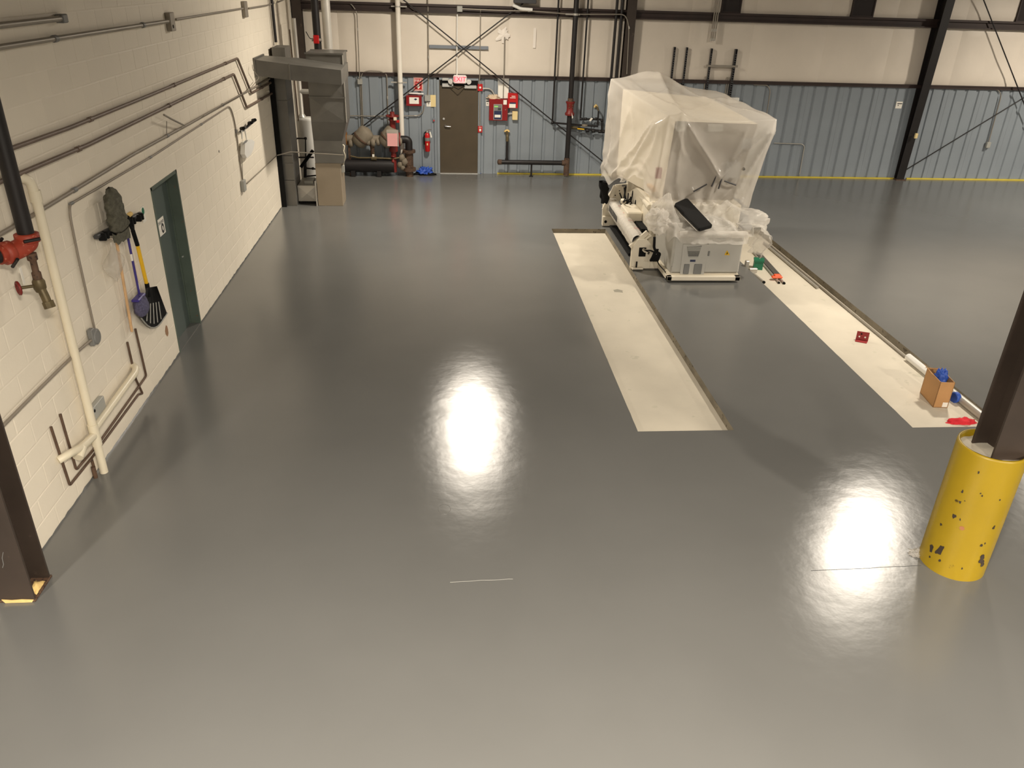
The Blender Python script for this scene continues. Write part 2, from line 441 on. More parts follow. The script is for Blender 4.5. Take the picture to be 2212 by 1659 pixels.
# ---- back wall: ribbed blue-grey sheets below, cream insulation above, dark girts between
wb = MB().box(-.2,24,DEPTH+.05,DEPTH+.2,0,CEIL)
wall_back = struct('wall_back', wb, M['blue_metal'])
RP = .2935; PWD = 3*RP
def panel_mesh():
    mb = MB(); pr = []
    for k in range(3):
        x = (k+.5)*RP
        pr += [(x-.045, 0), (x-.022, .03), (x+.022, .03), (x+.045, 0)]
    pr = [(0.0,0.0)] + pr + [(PWD-.004,0.0),(PWD-.004,-.003),(PWD+.03,-.003)]
    vs = []; fs = []
    for x, y in pr: vs += [(x,y,0),(x,y,2.2)]
    for i in range(len(pr)-1): fs.append((2*i, 2*i+2, 2*i+3, 2*i+1))
    return mb.add(vs, fs)
x = 5.06 - RP*.5 - PWD*6; pm = None
while x < 22.5:
    if pm is None: o = obj('wall_panel', panel_mesh(), M['blue_metal'], wall_back); pm = o.data
    else: o = bpy.data.objects.new('wall_panel', pm); COL.objects.link(o); o.parent = wall_back
    o.location = (x, DEPTH, 0); x += PWD
# insulation bays
seams = [-.1,.95,2.12,3.55,4.75,5.9,7.35,8.9,10.4,12.15,13.75,15.45,17.0,18.5,20,22]
for x0, x1 in zip(seams, seams[1:]):
    for z0, z1 in ((2.2, 3.6), (3.6, 4.95), (4.95, CEIL)):
        def fn(u, v, x0=x0, x1=x1, z0=z0, z1=z1):
            e = min(u,1-u,v,1-v); pil = min(1, e*9)
            return V((x0+(x1-x0)*u, DEPTH+.045-.028*pil-.016*noise.noise(V((x0+(x1-x0)*u, z0+(z1-z0)*v, 0))*1.6)*pil, z0+(z1-z0)*v))
        obj('insulation_panel', MB().grid(lambda u, v: fn(u, v), 17, 15), M['vinyl'], wall_back)
for zz, h in ((2.17, .075), (3.5, .18), (4.85,.18)):   # girts: lipped channels
    g = MB(); y = DEPTH
    if h < .1: g.box(-.1,23,y-.045,y+.03,zz,zz+h); g.box(-.1,23,y-.06,y-.045,zz+h-.02,zz+h)
    else:
        g.box(-.1,23,y-.055,y-.04,zz,zz+h); g.box(-.1,23,y-.055,y+.03,zz+h-.012,zz+h); g.box(-.1,23,y-.10,y-.04,zz,zz+.014)
        g.box(-.1,23,y-.10,y-.055,zz+h-.012,zz+h); g.box(-.1,23,y-.105,y-.095,zz+h-.045,zz+h); g.box(-.1,23,y-.105,y-.095,zz,zz+.03)
    obj('girt', g, M['red_oxide'], wall_back)
tr = MB()
for a, b in ((4.55, 14.62), (14.95, 22.5)): tr.box(a,b,DEPTH-.035,DEPTH-.002,0,.03)
trim_1 = struct('trim_1', tr, M['yellow_line'])
# dark windows high on the back wall
for i, (x0, x1, z0) in enumerate(((9.58, 9.98, 3.71), (12.64, 13.12, 3.71), (16.66, 17.1, 3.70))):
    z1 = z0+.75
    wn = bpy.data.objects.new('window_%d' % (i+1), None); COL.objects.link(wn); wn.location = ((x0+x1)/2, DEPTH, z0); wn['kind'] = 'structure'
    f_ = MB()
    f_.box(x0-.03,x0,DEPTH-.03,DEPTH+.04,z0-.03,z1+.03); f_.box(x1,x1+.03,DEPTH-.03,DEPTH+.04,z0-.03,z1+.03)
    f_.box(x0,x1,DEPTH-.03,DEPTH+.04,z0-.03,z0); f_.box(x0,x1,DEPTH-.03,DEPTH+.04,z1,z1+.03)
    obj('window_frame', f_, M['red_oxide'], wn)
    obj('pane', MB().box(x0,x1,DEPTH-.012,DEPTH-.004,z0,z1), M['glass'], wn)
# rest of the hall, beyond the frame
struct('wall_right', MB().box(23.0,23.2,-8,DEPTH+.1,0,CEIL), M['far_wall'])
struct('wall_front', MB().box(-8,23.2,-8.2,-8,0,CEIL), M['far_wall'])
wall_side = struct('wall_side', MB().box(-8.2,-8,-8,DEPTH+.1,0,CEIL).box(-8,-.2,W0+.05,W0+.2,0,CEIL), M['far_wall'])
struct('ceiling', MB().box(-8.2,23.2,-8.2,DEPTH+.2,CEIL,CEIL+.1), M['ceiling'])

# ---- doors
d1 = bpy.data.objects.new('door_1', None); COL.objects.link(d1); d1.location = (3.63, DEPTH, 0); d1['kind'] = 'structure'
dx0, dx1 = 3.17, 4.075
f_ = MB(); yy = DEPTH
f_.box(dx0-.055,dx0,yy-.035,yy+.06,0,2.18); f_.box(dx1,dx1+.055,yy-.035,yy+.06,0,2.18); f_.box(dx0-.055,dx1+.055,yy-.035,yy+.06,2.12,2.18)
obj('door_frame', f_, M['blue_metal'], d1)
obj('door_leaf', MB().cbox(dx0+.004,dx1-.004,yy-.025,yy+.03,.012,2.118,.003), M['brown_door'], d1)
obj('threshold', MB().box(dx0,dx1,yy-.07,yy+.03,0,.012), M['alu'], d1)
h = MB(); p = B(962,272,.03); h.lathe([(.033,0),(.033,.008),(.02,.014),(.012,.03),(.012,.05)], p, (0,-1,0), 16); h.tube([p+V((0,-.05,0)), p+V((.03,-.052,0)), p+V((.12,-.05,-.008))], .011, 8)
obj('lever_handle', h, M['chrome'], d1)
p = B(958.5,257,.03); obj('deadbolt', MB().lathe([(.028,0),(.028,.006),(.016,.014)], p, (0,-1,0), 16).box(p.x-.004,p.x+.004,p.y-.02,p.y-.012,p.z-.014,p.z+.014), M['alu'], d1)
cl = MB()
p = B(955,180,.05); q = B(979,188,.05); cl.cbox(p.x,q.x,yy-.09,yy-.025,q.z,p.z,.008); obj('door_closer', cl, M['alu'], d1)
p = B(1003,184,.05); q = B(1029,191.5,.05); obj('door_closer', MB().cbox(p.x,q.x,yy-.09,yy-.025,q.z,p.z,.008), M['alu'], d1)
p = B(955,168,.05); q = B(969,174,.05); obj('door_closer', MB().cbox(p.x,q.x,yy-.08,yy-.025,q.z,p.z,.006), M['alu'], d1)
obj('closer_arm', MB().tube([B(968,182,.09), B(990,193,.22), B(1004,186,.09)], .009, 6).box(dx0+.02,dx1-.02,yy-.03,yy-.026,2.0,2.11), M['black'], d1)

d2 = bpy.data.objects.new('door_2', None); COL.objects.link(d2); d2.location = (0, 9.6, 0); d2['kind'] = 'structure'
a, b, t = DO
f_ = MB()
f_.box(-.17,.004,a-.002,a+.03,0,t); f_.box(-.17,.004,b-.03,b+.002,0,t); f_.box(-.17,.004,a,b,t-.035,t+.002)
f_.box(-.13,-.115,a,a+.05,0,t); f_.box(-.13,-.115,b-.05,b,0,t); f_.box(-.13,-.115,a,b,t-.06,t)
obj('door_frame', f_, M['frame_green'], d2)
obj('door_leaf', MB().cbox(-.175,-.13,a+.032,b-.032,.01,t-.04,.003), M['green_door'], d2)
obj('threshold', MB().box(-.2,.0,a,b,0,.012), M['floor'], d2)
h = MB(); p = L(391,549,-.13); h.lathe([(.03,0),(.03,.01),(.012,.02),(.012,.05)], p, (1,0,0), 14); h.tube([p+V((.05,0,0)), p+V((.055,-.03,0)), p+V((.05,-.11,0))], .010, 8)
obj('lever_handle', h, M['alu'], d2)
# hearing-protection notice on that door
q0 = [L(x_, y_, -.126) for x_, y_ in ((336,482),(352,464),(358,500),(343,517))]
ymin, ymax = q0[0].y, q0[1].y; zt, zb = (q0[0].z+q0[1].z)/2, (q0[2].z+q0[3].z)/2
nt_ = obj('notice', MB().box(-.1295,-.1265,ymin,ymax,zb,zt), M['paper'], d2)
nt_['label'] = 'white notice with a head symbol on the green door'
hz = zt-(zt-zb)*.34
obj('notice_header', MB().box(-.1265,-.1255,ymin+.02,ymax-.02,hz,zt-.03), M['mgrey'], nt_)
text('lettering', 'NOTICE', (ymax-ymin)*.20, M['paper'], nt_, (-.125,(ymin+ymax)/2,(hz+zt-.03)/2), (0,1,0), (0,0,1))
hc = V((-.126, ymin+(ymax-ymin)*.72, zb+(zt-zb)*.36)); hr = (ymax-ymin)*.17
hd = MB().prism([hc+V((0,hr*math.cos(k*.5236),1.25*hr*math.sin(k*.5236))) for k in range(12)], (.001,0,0))
obj('head_symbol', hd, M['dgrey'], nt_)
obj('ear_muff', MB().prism([hc+V((.001,hr*.45*math.cos(k*.7854),hr*.6*math.sin(k*.7854))) for k in range(8)], (.001,0,0)), M['paper'], nt_)

# ================================================================== steel columns
def column(name, x0, x1, y0, y1, z0, z1, label, m='black_brown'):
    t_ = thing(name, label, 'column', ((x0+x1)/2, (y0+y1)/2, z0), 'steel columns'); t_['kind'] = 'thing'
    obj('shaft', MB().ibeam(x0, x1, y0, y1, z0, z1), M[m], t_)
    return t_
cA = column('steel_column', -.07, .21, 4.74, 5.0, .02, CEIL-.05, 'dark brown steel column at the near end of the white block wall')
obj('base_plate', MB().cbox(-.09,.215,4.732,5.02,0,.02,.004), M['rust'], cA)
mb = MB(); mb.prism([(.0,4.736,.002),(.19,4.736,.002),(.205,4.736,.024),(.12,4.736,.03),(.05,4.736,.026),(-.02,4.736,.034)], (0,-.006,0))
o = obj('paint_remnant', mb, M['foam'], cA); o['label'] = 'old yellow paint along the foot of the column'
mb = MB(); mb.grid(lambda u, v: V((.13+.07*u+.01*noise.noise(V((u*4,v*4,1))), 4.79+.15*v, .02+.05*math.sin(3.14*u)*math.sin(3.14*v)+.03*noise.noise(V((u*5,v*5,4))))), 9, 9)
obj('grout_lump', mb, M['foam'], cA)
obj('scratch', MB().tube([(.06,4.739,.33),(.075,4.738,.36),(.08,4.739,.42),(.10,4.739,.47)], .003, 4), M['mgrey'], cA)

cR = column('steel_column', 7.40, 7.66, 4.74, 5.0, 1.09, CEIL-.05, 'dark brown steel column rising out of the yellow bollard')
def wall_column(x, w_, d0, d1, label, taper):
    t_ = thing('steel_column', label, 'column', (x+w_/2, DEPTH-.1, 0), 'steel columns'); t_['kind'] = 'thing'
    mb = MB(); y = DEPTH
    ztop = CEIL-.05
    def q(z): return y-(d0+(d1-d0)*z/4.0)
    mb.prism([(x,q(0),0),(x,q(ztop),ztop),(x,q(ztop)-.016,ztop),(x,q(0)-.016,0)], (w_,0,0))
    mb.prism([(x+w_/2-.006,y,0),(x+w_/2-.006,y,ztop),(x+w_/2-.006,q(ztop),ztop),(x+w_/2-.006,q(0),0)], (.012,0,0))
    mb.box(x,x+w_,y-.03,y-.012,0,ztop)
    obj('shaft', mb, M['black_pipe'] if taper else M['black_brown'], t_)
    obj('base_plate', MB().box(x-.03,x+w_+.03,y-.03-d0-.05,y-.005,0,.02), M['rust'], t_)
    return t_
wall_column(.02, .2, .16, .2, 'dark steel wall column standing behind the sheet metal ducts and water heater', False)
wall_column(7.36, .21, .16, .2, 'dark steel wall column half hidden behind the film-wrapped machine', False)
cC = wall_column(14.62, .2, .12, .34, 'dark steel wall column leaning wider towards the top, right of the blue-grey wall', True)
p = B(1974,292,.2); o = obj('small_box', MB().cbox(p.x-.03,p.x+.04,DEPTH-.32,DEPTH-.27,p.z-.06,p.z+.06,.008), M['manila'], cC)
# black post beside the duct on the left wall
mb = MB().box(.004,.10,16.05,16.09,0,2.5).box(.004,.03,16.09,16.2,0,2.5)
solo('steel_post', mb, M['black'], 'narrow black steel post between the block wall and the sheet metal duct', 'post', (.05,16.07,0))

# ================================================================== bollard
bc = V((7.50,4.89,0)); br = .25
t_ = thing('bollard', 'yellow scuffed bollard of concrete-filled pipe round the foot of a column', 'bollard', bc)
def bpt(r_, z): return (r_, z)
mb = MB().lathe([(br,0),(br,1.13),(br-.004,1.15),(br-.02,1.15),(br-.022,1.10)], bc, (0,0,1), 48)
obj('pipe_sleeve', mb, M['yellow'], t_)
def ctop(u, v):
    r_ = (br-.021)*v; a = u*6.2832
    return bc + V((r_*math.cos(a), r_*math.sin(a), 1.10+.02*(1-v)+.008*noise.noise(V((r_*math.cos(a)*9, r_*math.sin(a)*9, 2)))))
obj('concrete_fill', MB().grid(ctop, 28, 7, wrap=True), M['concrete'], t_)
def on_bollard(px, py):        # a point on the bollard's near side
    d = ray(px, py); ox, oy = EYE.x-bc.x, EYE.y-bc.y
    a_ = d.x*d.x+d.y*d.y; b_ = 2*(ox*d.x+oy*d.y); c_ = ox*ox+oy*oy-(br+.0015)**2
    return EYE + d*((-b_-math.sqrt(max(0,b_*b_-4*a_*c_)))/(2*a_))
for px, py, s_ in ((2012,1185,9),(2030,1190,11),(2022,1193,5),(2036,1183,6),(2062,1115,6),(2074,1122,3),(2033,1133,4),(2147,1139,5),(2074,1085,4),(2084,1082,2),(2122,1071,3),(2114,1020,4),(2079,1062,4),(2120,1178,4),(2008,1203,4),(2030,1210,4),(2160,1080,3),(2118,1066,2),(2128,1174,3),(2078,1228,4)):
    p = on_bollard(px, py); n_ = V((p.x-bc.x,p.y-bc.y,0)).normalized(); u_ = V((-n_.y,n_.x,0)); k_ = s_/330.0
    mb = MB(); m_ = 7
    mb.prism([p + (u_*math.cos(i*6.2832/m_) + V((0,0,1.5))*math.sin(i*6.2832/m_))*k_*random.uniform(.45,1.1) for i in range(m_)], n_*.0012)
    obj('paint_chip', mb, M['black_brown'], t_)
p = on_bollard(2078,1141); n_ = V((p.x-bc.x,p.y-bc.y,0)).normalized(); u_ = V((-n_.y,n_.x,0))
obj('primer_spot', MB().prism([p+(u_*math.cos(i*.785)+V((0,0,1))*math.sin(i*.785))*.019 for i in range(8)], n_*.0015), mat('brown_primer',(168,112,78),.7), t_)
for px, py in ((2118,1212),(2122,1206),(2126,1214),(2131,1202),(2123,1220)):
    p = on_bollard(min(px,2122), py); n_ = V((p.x-bc.x,p.y-bc.y,0)).normalized(); u_ = V((-n_.y,n_.x,0))
    obj('rubber_scuff', MB().prism([p+(u_*math.cos(i*1.05)*.02+V((0,0,1))*math.sin(i*1.05)*.022) for i in range(6)], n_*.0013), M['black_brown'], t_)

# ================================================================== left wall: pipes and conduits
def run(name, pts, off, r, m, label, cat, n=8, bend=.05, clamps=0, cm='mgrey', group=None, pf=L):
    P_ = [pf(x_, y_, off) if not isinstance(x_, V) else x_ for x_, y_ in pts]
    t_ = thing(name, label, cat, P_[0], group)
    obj('tube', MB().tube(P_, r, n, bend), M[m], t_)
    seg = [(a_, b_) for a_, b_ in zip(P_, P_[1:])]; tot = sum((b_-a_).length for a_, b_ in seg)
    for k in range(clamps):
        s_ = tot*(k+.6)/clamps
        for a_, b_ in seg:
            l_ = (b_-a_).length
            if s_ <= l_:
                q = a_.lerp(b_, s_/l_); dr = (b_-a_).normalized()
                obj('coupling', MB().cyl(q-dr*.03, q+dr*.03, r*1.35, 8), M[cm], t_); break
            s_ -= l_
    return t_
def jbox(t_, p, s, m='conduit', ax='x', d=.06, name='junction_box'):
    hx = d if ax == 'x' else s/2; hy = d if ax == 'y' else s/2
    if ax == 'x': mb = MB().cbox(.002, d, p.y-s/2, p.y+s/2, p.z-s*.6, p.z+s*.6, .006)
    else: mb = MB().cbox(p.x-s/2, p.x+s/2, p.y-d/2, p.y+d/2, p.z-s*.6, p.z+s*.6, .006)
    return obj(name, mb, M[m], t_)

t_ = run('wall_conduit', [(-60,63),(0,55),(70,47),(131,40)], .045, .024, 'conduit', 'short grey conduit ending bluntly, topmost on the white block wall', 'conduit', bend=0)
p = L(131,40,.04); obj('end_fitting', MB().cbox(.004,.075,p.y-.03,p.y+.07,p.z-.035,p.z+.035,.008), M['mgrey'], t_)
t_ = run('wall_conduit', [(-60,112),(0,102),(180,74),(362,46)], .045, .022, 'conduit', 'thick grey conduit high on the block wall leading to a square junction box', 'conduit', bend=0, clamps=2)
p = L(370,47,.04); jbox(t_, p, .17); obj('knockout', MB().cyl((.055,p.y-.02,p.z-.05),(.064,p.y-.02,p.z-.05),.02,10), M['black'], t_)
obj('tube', MB().tube([L(380,42,.035), L(525,18,.035)], .014, 8), M['conduit'], t_)
p = L(530,20,.04); jbox(t_, p, .20)
obj('tube', MB().tube([L(537,18,.035), L(575,12,.035), L(600,5,.035), L(625,-6,.035)], .014, 8), M['conduit'], t_)
run('wall_pipe', [(18,323),(150,276),(330,203),(513,126),(543,201),(590,176)], .035, .019, 'brownpipe', 'upper of the two brown pipes stepping down towards the metal duct', 'pipe', clamps=4, cm='brownpipe', group='brown pipes on the block wall')
run('wall_pipe', [(-30,405),(36,378),(190,313),(340,240),(505,160),(533,232),(590,200)], .035, .020, 'brownpipe', 'lower of the two brown pipes stepping down towards the metal duct', 'pipe', clamps=4, cm='brownpipe', group='brown pipes on the block wall')
t_ = run('wall_conduit', [(-40,528),(30,489),(85,456),(290,332),(400,272),(520,205),(586,168)], .022, .017, 'conduit_paint', 'long grey conduit sloping across the block wall with a dangling bracket above it', 'conduit', bend=0, clamps=4)
obj('loose_bracket', MB().tube([L(354,248,.10), L(372,258,.09), L(398,271,.06)], .012, 6).tube([L(360,262,.03), L(360,291,.03)], .005, 5), M['conduit'], t_)
obj('cable', MB().tube([L(440,250,.06), L(480,226,.09), L(520,205,.10), L(540,192,.10), L(560,168,.1), L(546,150,.08), L(545,140,.06)], .006, 5, .06), M['conduit'], t_)
t_ = run('wall_conduit', [(207,722),(186,630),(167,545),(152,470),(150,442),(330,337),(497,228),(507,262),(525,398)], .015, .011, 'conduit_paint', 'thin grey conduit looping over the mop rack between a round box and an outlet box', 'conduit', bend=.14, clamps=4)
p = L(209,727,.05); obj('round_box', MB().lathe([(.075,0),(.075,.05),(.06,.06)], (.004,p.y,p.z), (1,0,0), 16).cbox(.01,.055,p.y-.09,p.y-.02,p.z-.06,p.z+.10,.006), M['mgrey'], t_)
obj('tube', MB().tube([L(196,735,.035), L(160,766,.035), L(80,845,.035), L(0,926,.035), L(-40,966,.035)], .013, 8), M['conduit_paint'], t_)
p = L(527,401,.04); jbox(t_, p, .15, 'greybox')
obj('tube', MB().tube([L(533,396,.03), L(600,334,.03), V((.03,16.0,L(605,329,.03).z))], .011, 8), M['conduit_paint'], t_)

# white drain pipe at the near end
off = .066
zt = 2.62; yb = F(217,1020,0).y
P0 = V((off,yb,0)); r = .037
t_ = thing('drain_pipe', 'cream plastic drain pipe with branches, standing against the white block wall', 'pipe', P0)
obj('riser', MB().tube([P0, V((off,yb,zt)), V((off-.005,yb-.02,zt+.12)), V((.006,yb-.10,zt+.16))], r, 14, .11, 6), M['pvc'], t_)
q = L(200,945,off); zc = q.z
obj('hub', MB().cyl(V((off,yb,zc-.11)), V((off,yb,zc+.11)), r*1.2, 16), M['pvc'], t_)
obj('hub', MB().cyl(V((off,yb,zt-.06)), V((off,yb,zt+.03)), r*1.2, 16), M['pvc'], t_)
a_ = V((off,yb,zc)); e_ = L(145,990,off); m_ = L(176,966,off)
obj('branch', MB().tube([a_, V((off,m_.y,m_.z)), V((off,e_.y+.03,e_.z+.02)), V((.006,e_.y-.03,e_.z))], r*.95, 12, .06, 4), M['pvc'], t_)
obj('branch_hub', MB().cyl(V((off,m_.y-.10,m_.z-.045)), V((off,m_.y+.0,m_.z)), r*1.2, 14), M['pvc'], t_)
b1 = L(212,915,off); b2 = L(292,805,off)
obj('branch', MB().tube([a_+V((0,0,.05)), V((off,b1.y,b1.z)), V((off,b2.y,b2.z)), V((.05,b2.y+.08,b2.z+.02)), V((.006,b2.y+.12,b2.z+.03))], r*.95, 12, .08, 4), M['pvc'], t_)
# copper water pipes
c_ = .0135
t_ = run('water_pipe', [(131,898),(165,1015),(196,978),(215,955),(316,812),(293,713)], c_, .0115, 'copper', 'bare copper pipe bent into a wide U behind the drain pipe, upper of the pair', 'pipe', bend=.03, group='copper pipes behind the drain pipe')
for q in ((131,898),(293,713)): obj('pipe_cap', MB().cyl(L(*q,c_)-V((0,0,.01)), L(*q,c_)+V((0,0,.015)), .0125, 8), M['copper'], t_)
t_ = run('water_pipe', [(110,922),(151,1048),(196,992),(218,962),(299,852),(308,850),(293,818),(275,739)], c_, .0115, 'copper', 'bare copper pipe with drops to the floor, lower of the pair behind the drain pipe', 'pipe', bend=.02, group='copper pipes behind the drain pipe')
obj('drop', MB().tube([L(197,990,.018), L(203,1010,.018), V((.018,L(207,1027,.018).y,0))], .013, 7), M['rust'], t_)
p = L(227,1009,.018); obj('drop', MB().tube([L(215,962,.018), L(220,985,.018), V((.018,p.y,0))], .011, 7), M['copper'], t_)
p = L(206,1028,.025); obj('rust_stub', MB().cyl(V((.025,p.y,0)), V((.025,p.y,.12)), .02, 8), M['rust'], t_)
# grey cover box above the branch
q = [L(*k_, .05) for k_ in ((196,887),(223,857),(233,884),(205,914))]
y0, y1 = (q[0].y+q[3].y)/2+.03, (q[1].y+q[2].y)/2; z1, z0 = (q[0].z+q[1].z)/2, (q[2].z+q[3].z)/2
t_ = thing('electrical_box', 'grey metal electrical box low on the block wall beside the drain pipe', 'electrical box', (0,(y0+y1)/2,z0))
obj('cover', MB().cbox(.002,.05,y0,y1,z0,z1,.006), M['greybox'], t_)
obj('knockout', MB().cyl((.048,y0+.03,z1-.035),(.052,y0+.03,z1-.035),.016,12), M['black'], t_)
# green sensor sticker and bare patch
p = L(308,458,0); t_ = thing('wall_label', 'tiny white card with a green mark on the block wall beside the green door', 'label', p)
obj('card', MB().box(.001,.006,p.y-.05,p.y+.05,p.z-.11,p.z+.06), M['paper'], t_)
obj('mark', MB().prism([V((.006,p.y+.04*math.cos(k*.785),p.z+.01+.04*math.sin(k*.785))) for k in range(8)], (.001,0,0)), M['green'], t_)
p = L(360,715,0); mb = MB().prism([V((.0012,p.y+.05*math.cos(k*.7)*random.uniform(.7,1.1),p.z+.07*math.sin(k*.7)*random.uniform(.7,1.1))) for k in range(9)], (.001,0,0))
o = obj('worn_patch', mb, mat('worn_patch',(158,122,92),.8), wall_left)
p = L(473,327,0); obj('wall_hole', MB().cyl((-.002,p.y,p.z),(.001,p.y,p.z),.02,10), M['black'], wall_left)

# ---- sprinkler drain hanging by the column
RX = .24
pr = lambda x_, y_: L(x_, y_, RX)
cpt = pr(58,512)
t_ = thing('sprinkler_drain', 'black iron pipe with red elbow fitting and drain valve hanging beside the near column', 'pipe', cpt-V((0,0,.5)))
top = V((RX, cpt.y, CEIL-.1))
obj('pipe', MB().cyl(V((RX,cpt.y,cpt.z-.02)), top, .056, 16), M['black_pipe'], t_)
e0 = V((RX,cpt.y,cpt.z)); e1 = pr(40,548); e2 = pr(-30,535)
ec = V((RX, cpt.y, e1.z))
side = V((-.5,-.86,0)).normalized()
obj('elbow', MB().tube([e0, V((RX,cpt.y,ec.z+.03)), ec+side*.09, ec+side*.24], .069, 16, .10, 6), M['orange_red'], t_)
for k_, (q, ax) in enumerate(((e0-V((0,0,.005)), V((0,0,1))), (ec+side*.17, side))):
    mb = MB().lathe([(.066,-.035),(.083,-.03),(.083,.03),(.066,.035)], q, ax, 18)
    s_ = ax.orthogonal().normalized(); s2 = ax.cross(s_)
    cp = obj('coupling', mb, M['orange_red'], t_)
    for sg in (1,-1): obj('bolt', MB().cyl(q+s2*sg*.088-s_*.055, q+s2*sg*.088+s_*.055, .012, 8), M['black_pipe'], cp)
obj('pipe', MB().cyl(ec+side*.22, ec+side*.30, .056, 14), M['black_pipe'], t_)
n0 = V((RX,cpt.y,ec.z-.05))
obj('nipple', MB().lathe([(.036,0),(.036,.05),(.024,.06),(.024,.14),(.033,.15),(.033,.2)], n0, (0,0,-1), 14), M['rust'], t_)
vb = n0+V((0,0,-.20))
obj('valve_body', MB().lathe([(.034,0),(.045,.02),(.045,.07),(.034,.10)], vb, (0,0,-1), 14).tube([vb-V((0,0,.05)), vb+V((.03,-.02,-.13)), vb+V((.045,-.03,-.20))], .032, 12, .04).lathe([(.042,0),(.042,.05)], vb+V((.043,-.028,-.17)), V((.25,-.15,-1)), 8, False), M['brass'], t_)
hs = V((-.75,-.66,.0)).normalized()
obj('valve_stem', MB().cyl(vb-V((0,0,.05)), vb-V((0,0,.04))+hs*.14, .012, 8), M['brass'], t_)
hw = vb-V((0,0,.04))+hs*.14; hu = V((0,0,1)); hv = hs.cross(hu)
mb = MB().tube([hw+(hu*math.cos(k*.5236)+hv*math.sin(k*.5236))*.045 for k in range(13)], .011, 6, caps=False)
for k in range(4): mb.tube([hw, hw+(hu*math.cos(k*1.571)+hv*math.sin(k*1.571))*.045], .007, 5)
obj('handwheel', mb, M['valve_red'], t_)
obj('tag', MB().box(hw.x+.03,hw.x+.033,hw.y+.02,hw.y+.05,hw.z+.02,hw.z+.15), M['paper'], t_)

# ---- cleaning tools
a_, b_ = L(207,512,.04), L(303,462,.04)
t_ = thing('tool_rack', 'black tool holder rail holding the mop, broom and shovel', 'rack', a_)
obj('rail', MB().tube([a_, b_], .025, 6), M['dgrey'], t_)
for k in range(5):
    q = a_.lerp(b_, (k+.5)/5); [obj('grip', MB().cbox(.03,.10,q.y+e_,q.y+e_+.03,q.z-.05,q.z+.02,.006), M['black'], t_) for e_ in (-.05,.02)]
# dust mop, head up
hb, ht = L(252,502,.10), L(236,404,.10)
t_ = thing('dust_mop', 'dust mop hung head up, grey-green head over a pale wooden handle', 'mop', hb)
def mopf(u, v):
    a = u*6.2832; zz = hb.z+(ht.z-hb.z)*v
    w_ = .135*min(1, (max(0,1-v)*4)**.5 if v > .75 else 1)*(1.0+.25*(1-v))
    if v < .08: w_ *= .6+.4*v/.08
    n_ = noise.noise(V((math.cos(a)*2, math.sin(a)*2, v*9)))*.025
    return V((.11+(.055*(w_/.135)+n_)*math.cos(a), hb.y+.07*(1-v)+(ht.y-hb.y)*v*.6+(w_+n_)*math.sin(a), zz+n_))
obj('mop_head', MB().grid(mopf, 28, 26, wrap=True), M['mop'], t_)
obj('mop_fringe', MB().grid(lambda u, v: mopf(u, .02)+V((.01, .06*math.sin(u*6.28), -.09*v-.04*v*noise.noise(V((u*14,0,0))))), 24, 4, wrap=True), M['mop'], t_)
obj('handle', MB().tube([L(249,505,.06), L(285,716,.035)], .014, 10), M['wood'], t_)
# broom
t_ = thing('broom', 'broom with a blue handle and grey-blue round brush head hanging down', 'broom', L(305,660,.05))
obj('handle', MB().tube([L(268,472,.07), L(303,645,.07)], .0125, 10), M['purple_blue'], t_)
for q in ((284,556),(298,618)): obj('handle_band', MB().cyl(L(*q,.07)+V((0,0,.035)), L(*q,.07)-V((0,0,.035)), .0135, 10), M['paper'], t_)
obj('handle_grip', MB().cyl(L(266,466,.07), L(268,476,.07), .02, 10), M['black'], t_)
bc_ = L(305,661,.10)
def brf(u, v):
    a = u*6.2832; b__ = (v-.5)*3.1416; n_ = 1+.14*noise.noise(V((math.cos(a)*3,math.sin(a)*3,v*7)))
    return bc_+V((.07*math.cos(b__)*math.cos(a)*n_, .125*math.cos(b__)*math.sin(a)*n_, .11*math.sin(b__)*n_))
obj('bristles', MB().grid(brf, 26, 14, wrap=True), M['bristle'], t_)
obj('brush_block', MB().cbox(.05,.13,bc_.y-.11,bc_.y+.11,bc_.z+.08,bc_.z+.11,.01), M['purple_blue'], t_)
# snow shovel
t_ = thing('shovel', 'black scoop shovel with a yellow and black shaft and D-grip, hanging scoop down', 'shovel', L(335,700,.05))
g0, g1 = L(279,466,.07), L(287,498,.07)
obj('d_grip', MB().tube([g1, g1.lerp(g0,.5)+V((0,-.035,0)), g0+V((0,-.035,0)), g0+V((0,.03,0)), g1.lerp(g0,.5)+V((0,.035,0)), g1], .018, 8, .03), M['black'], t_)
obj('grip_cap', MB().tube([g0+V((.01,-.03,.015)), g0+V((.01,.025,.015))], .024, 8), M['foam'], t_)
obj('upper_shaft', MB().tube([g1, L(297,530,.07)], .022, 10), M['black'], t_)
obj('shaft', MB().tube([L(297,530,.07), L(318,619,.06)], .02, 10), M['yellow_clean'], t_)
obj('socket', MB().tube([L(317,612,.065), L(322,640,.06)], .024, 10), M['black'], t_)
def scf(u, v):   # dished blade
    lx, ly = 316+(304-316)*v, 622+(688-622)*v; rx, ry = 339+(361-339)*v, 618+(676-618)*v
    x_, y_ = lx+(rx-lx)*u, ly+(ry-ly)*u
    if v > .6: y_ += 26*math.sin(u*3.14)*(v-.6)/.4
    d_ = .03+.05*(abs(u-.5)*2)**2*(1-v*.6)+.04*(1-v)**3
    p_ = L(x_, y_, d_); p_.x += .003*math.cos(u*40)*v
    return p_
obj('scoop', MB().grid(scf, 34, 14), M['black'], t_)
for k in range(5):
    u0 = .2+.14*k; mb = MB().tube([scf(u0, .55+.0*k)+V((.006,0,0)), scf(u0, .93)+V((.006,0,0))], .006, 5); obj('rib', mb, M['greybox'], t_)
obj('worn_edge', MB().tube([scf(i/8, 1.0)+V((.004,0,0)) for i in range(9)], .008, 6), M['greybox'], t_)
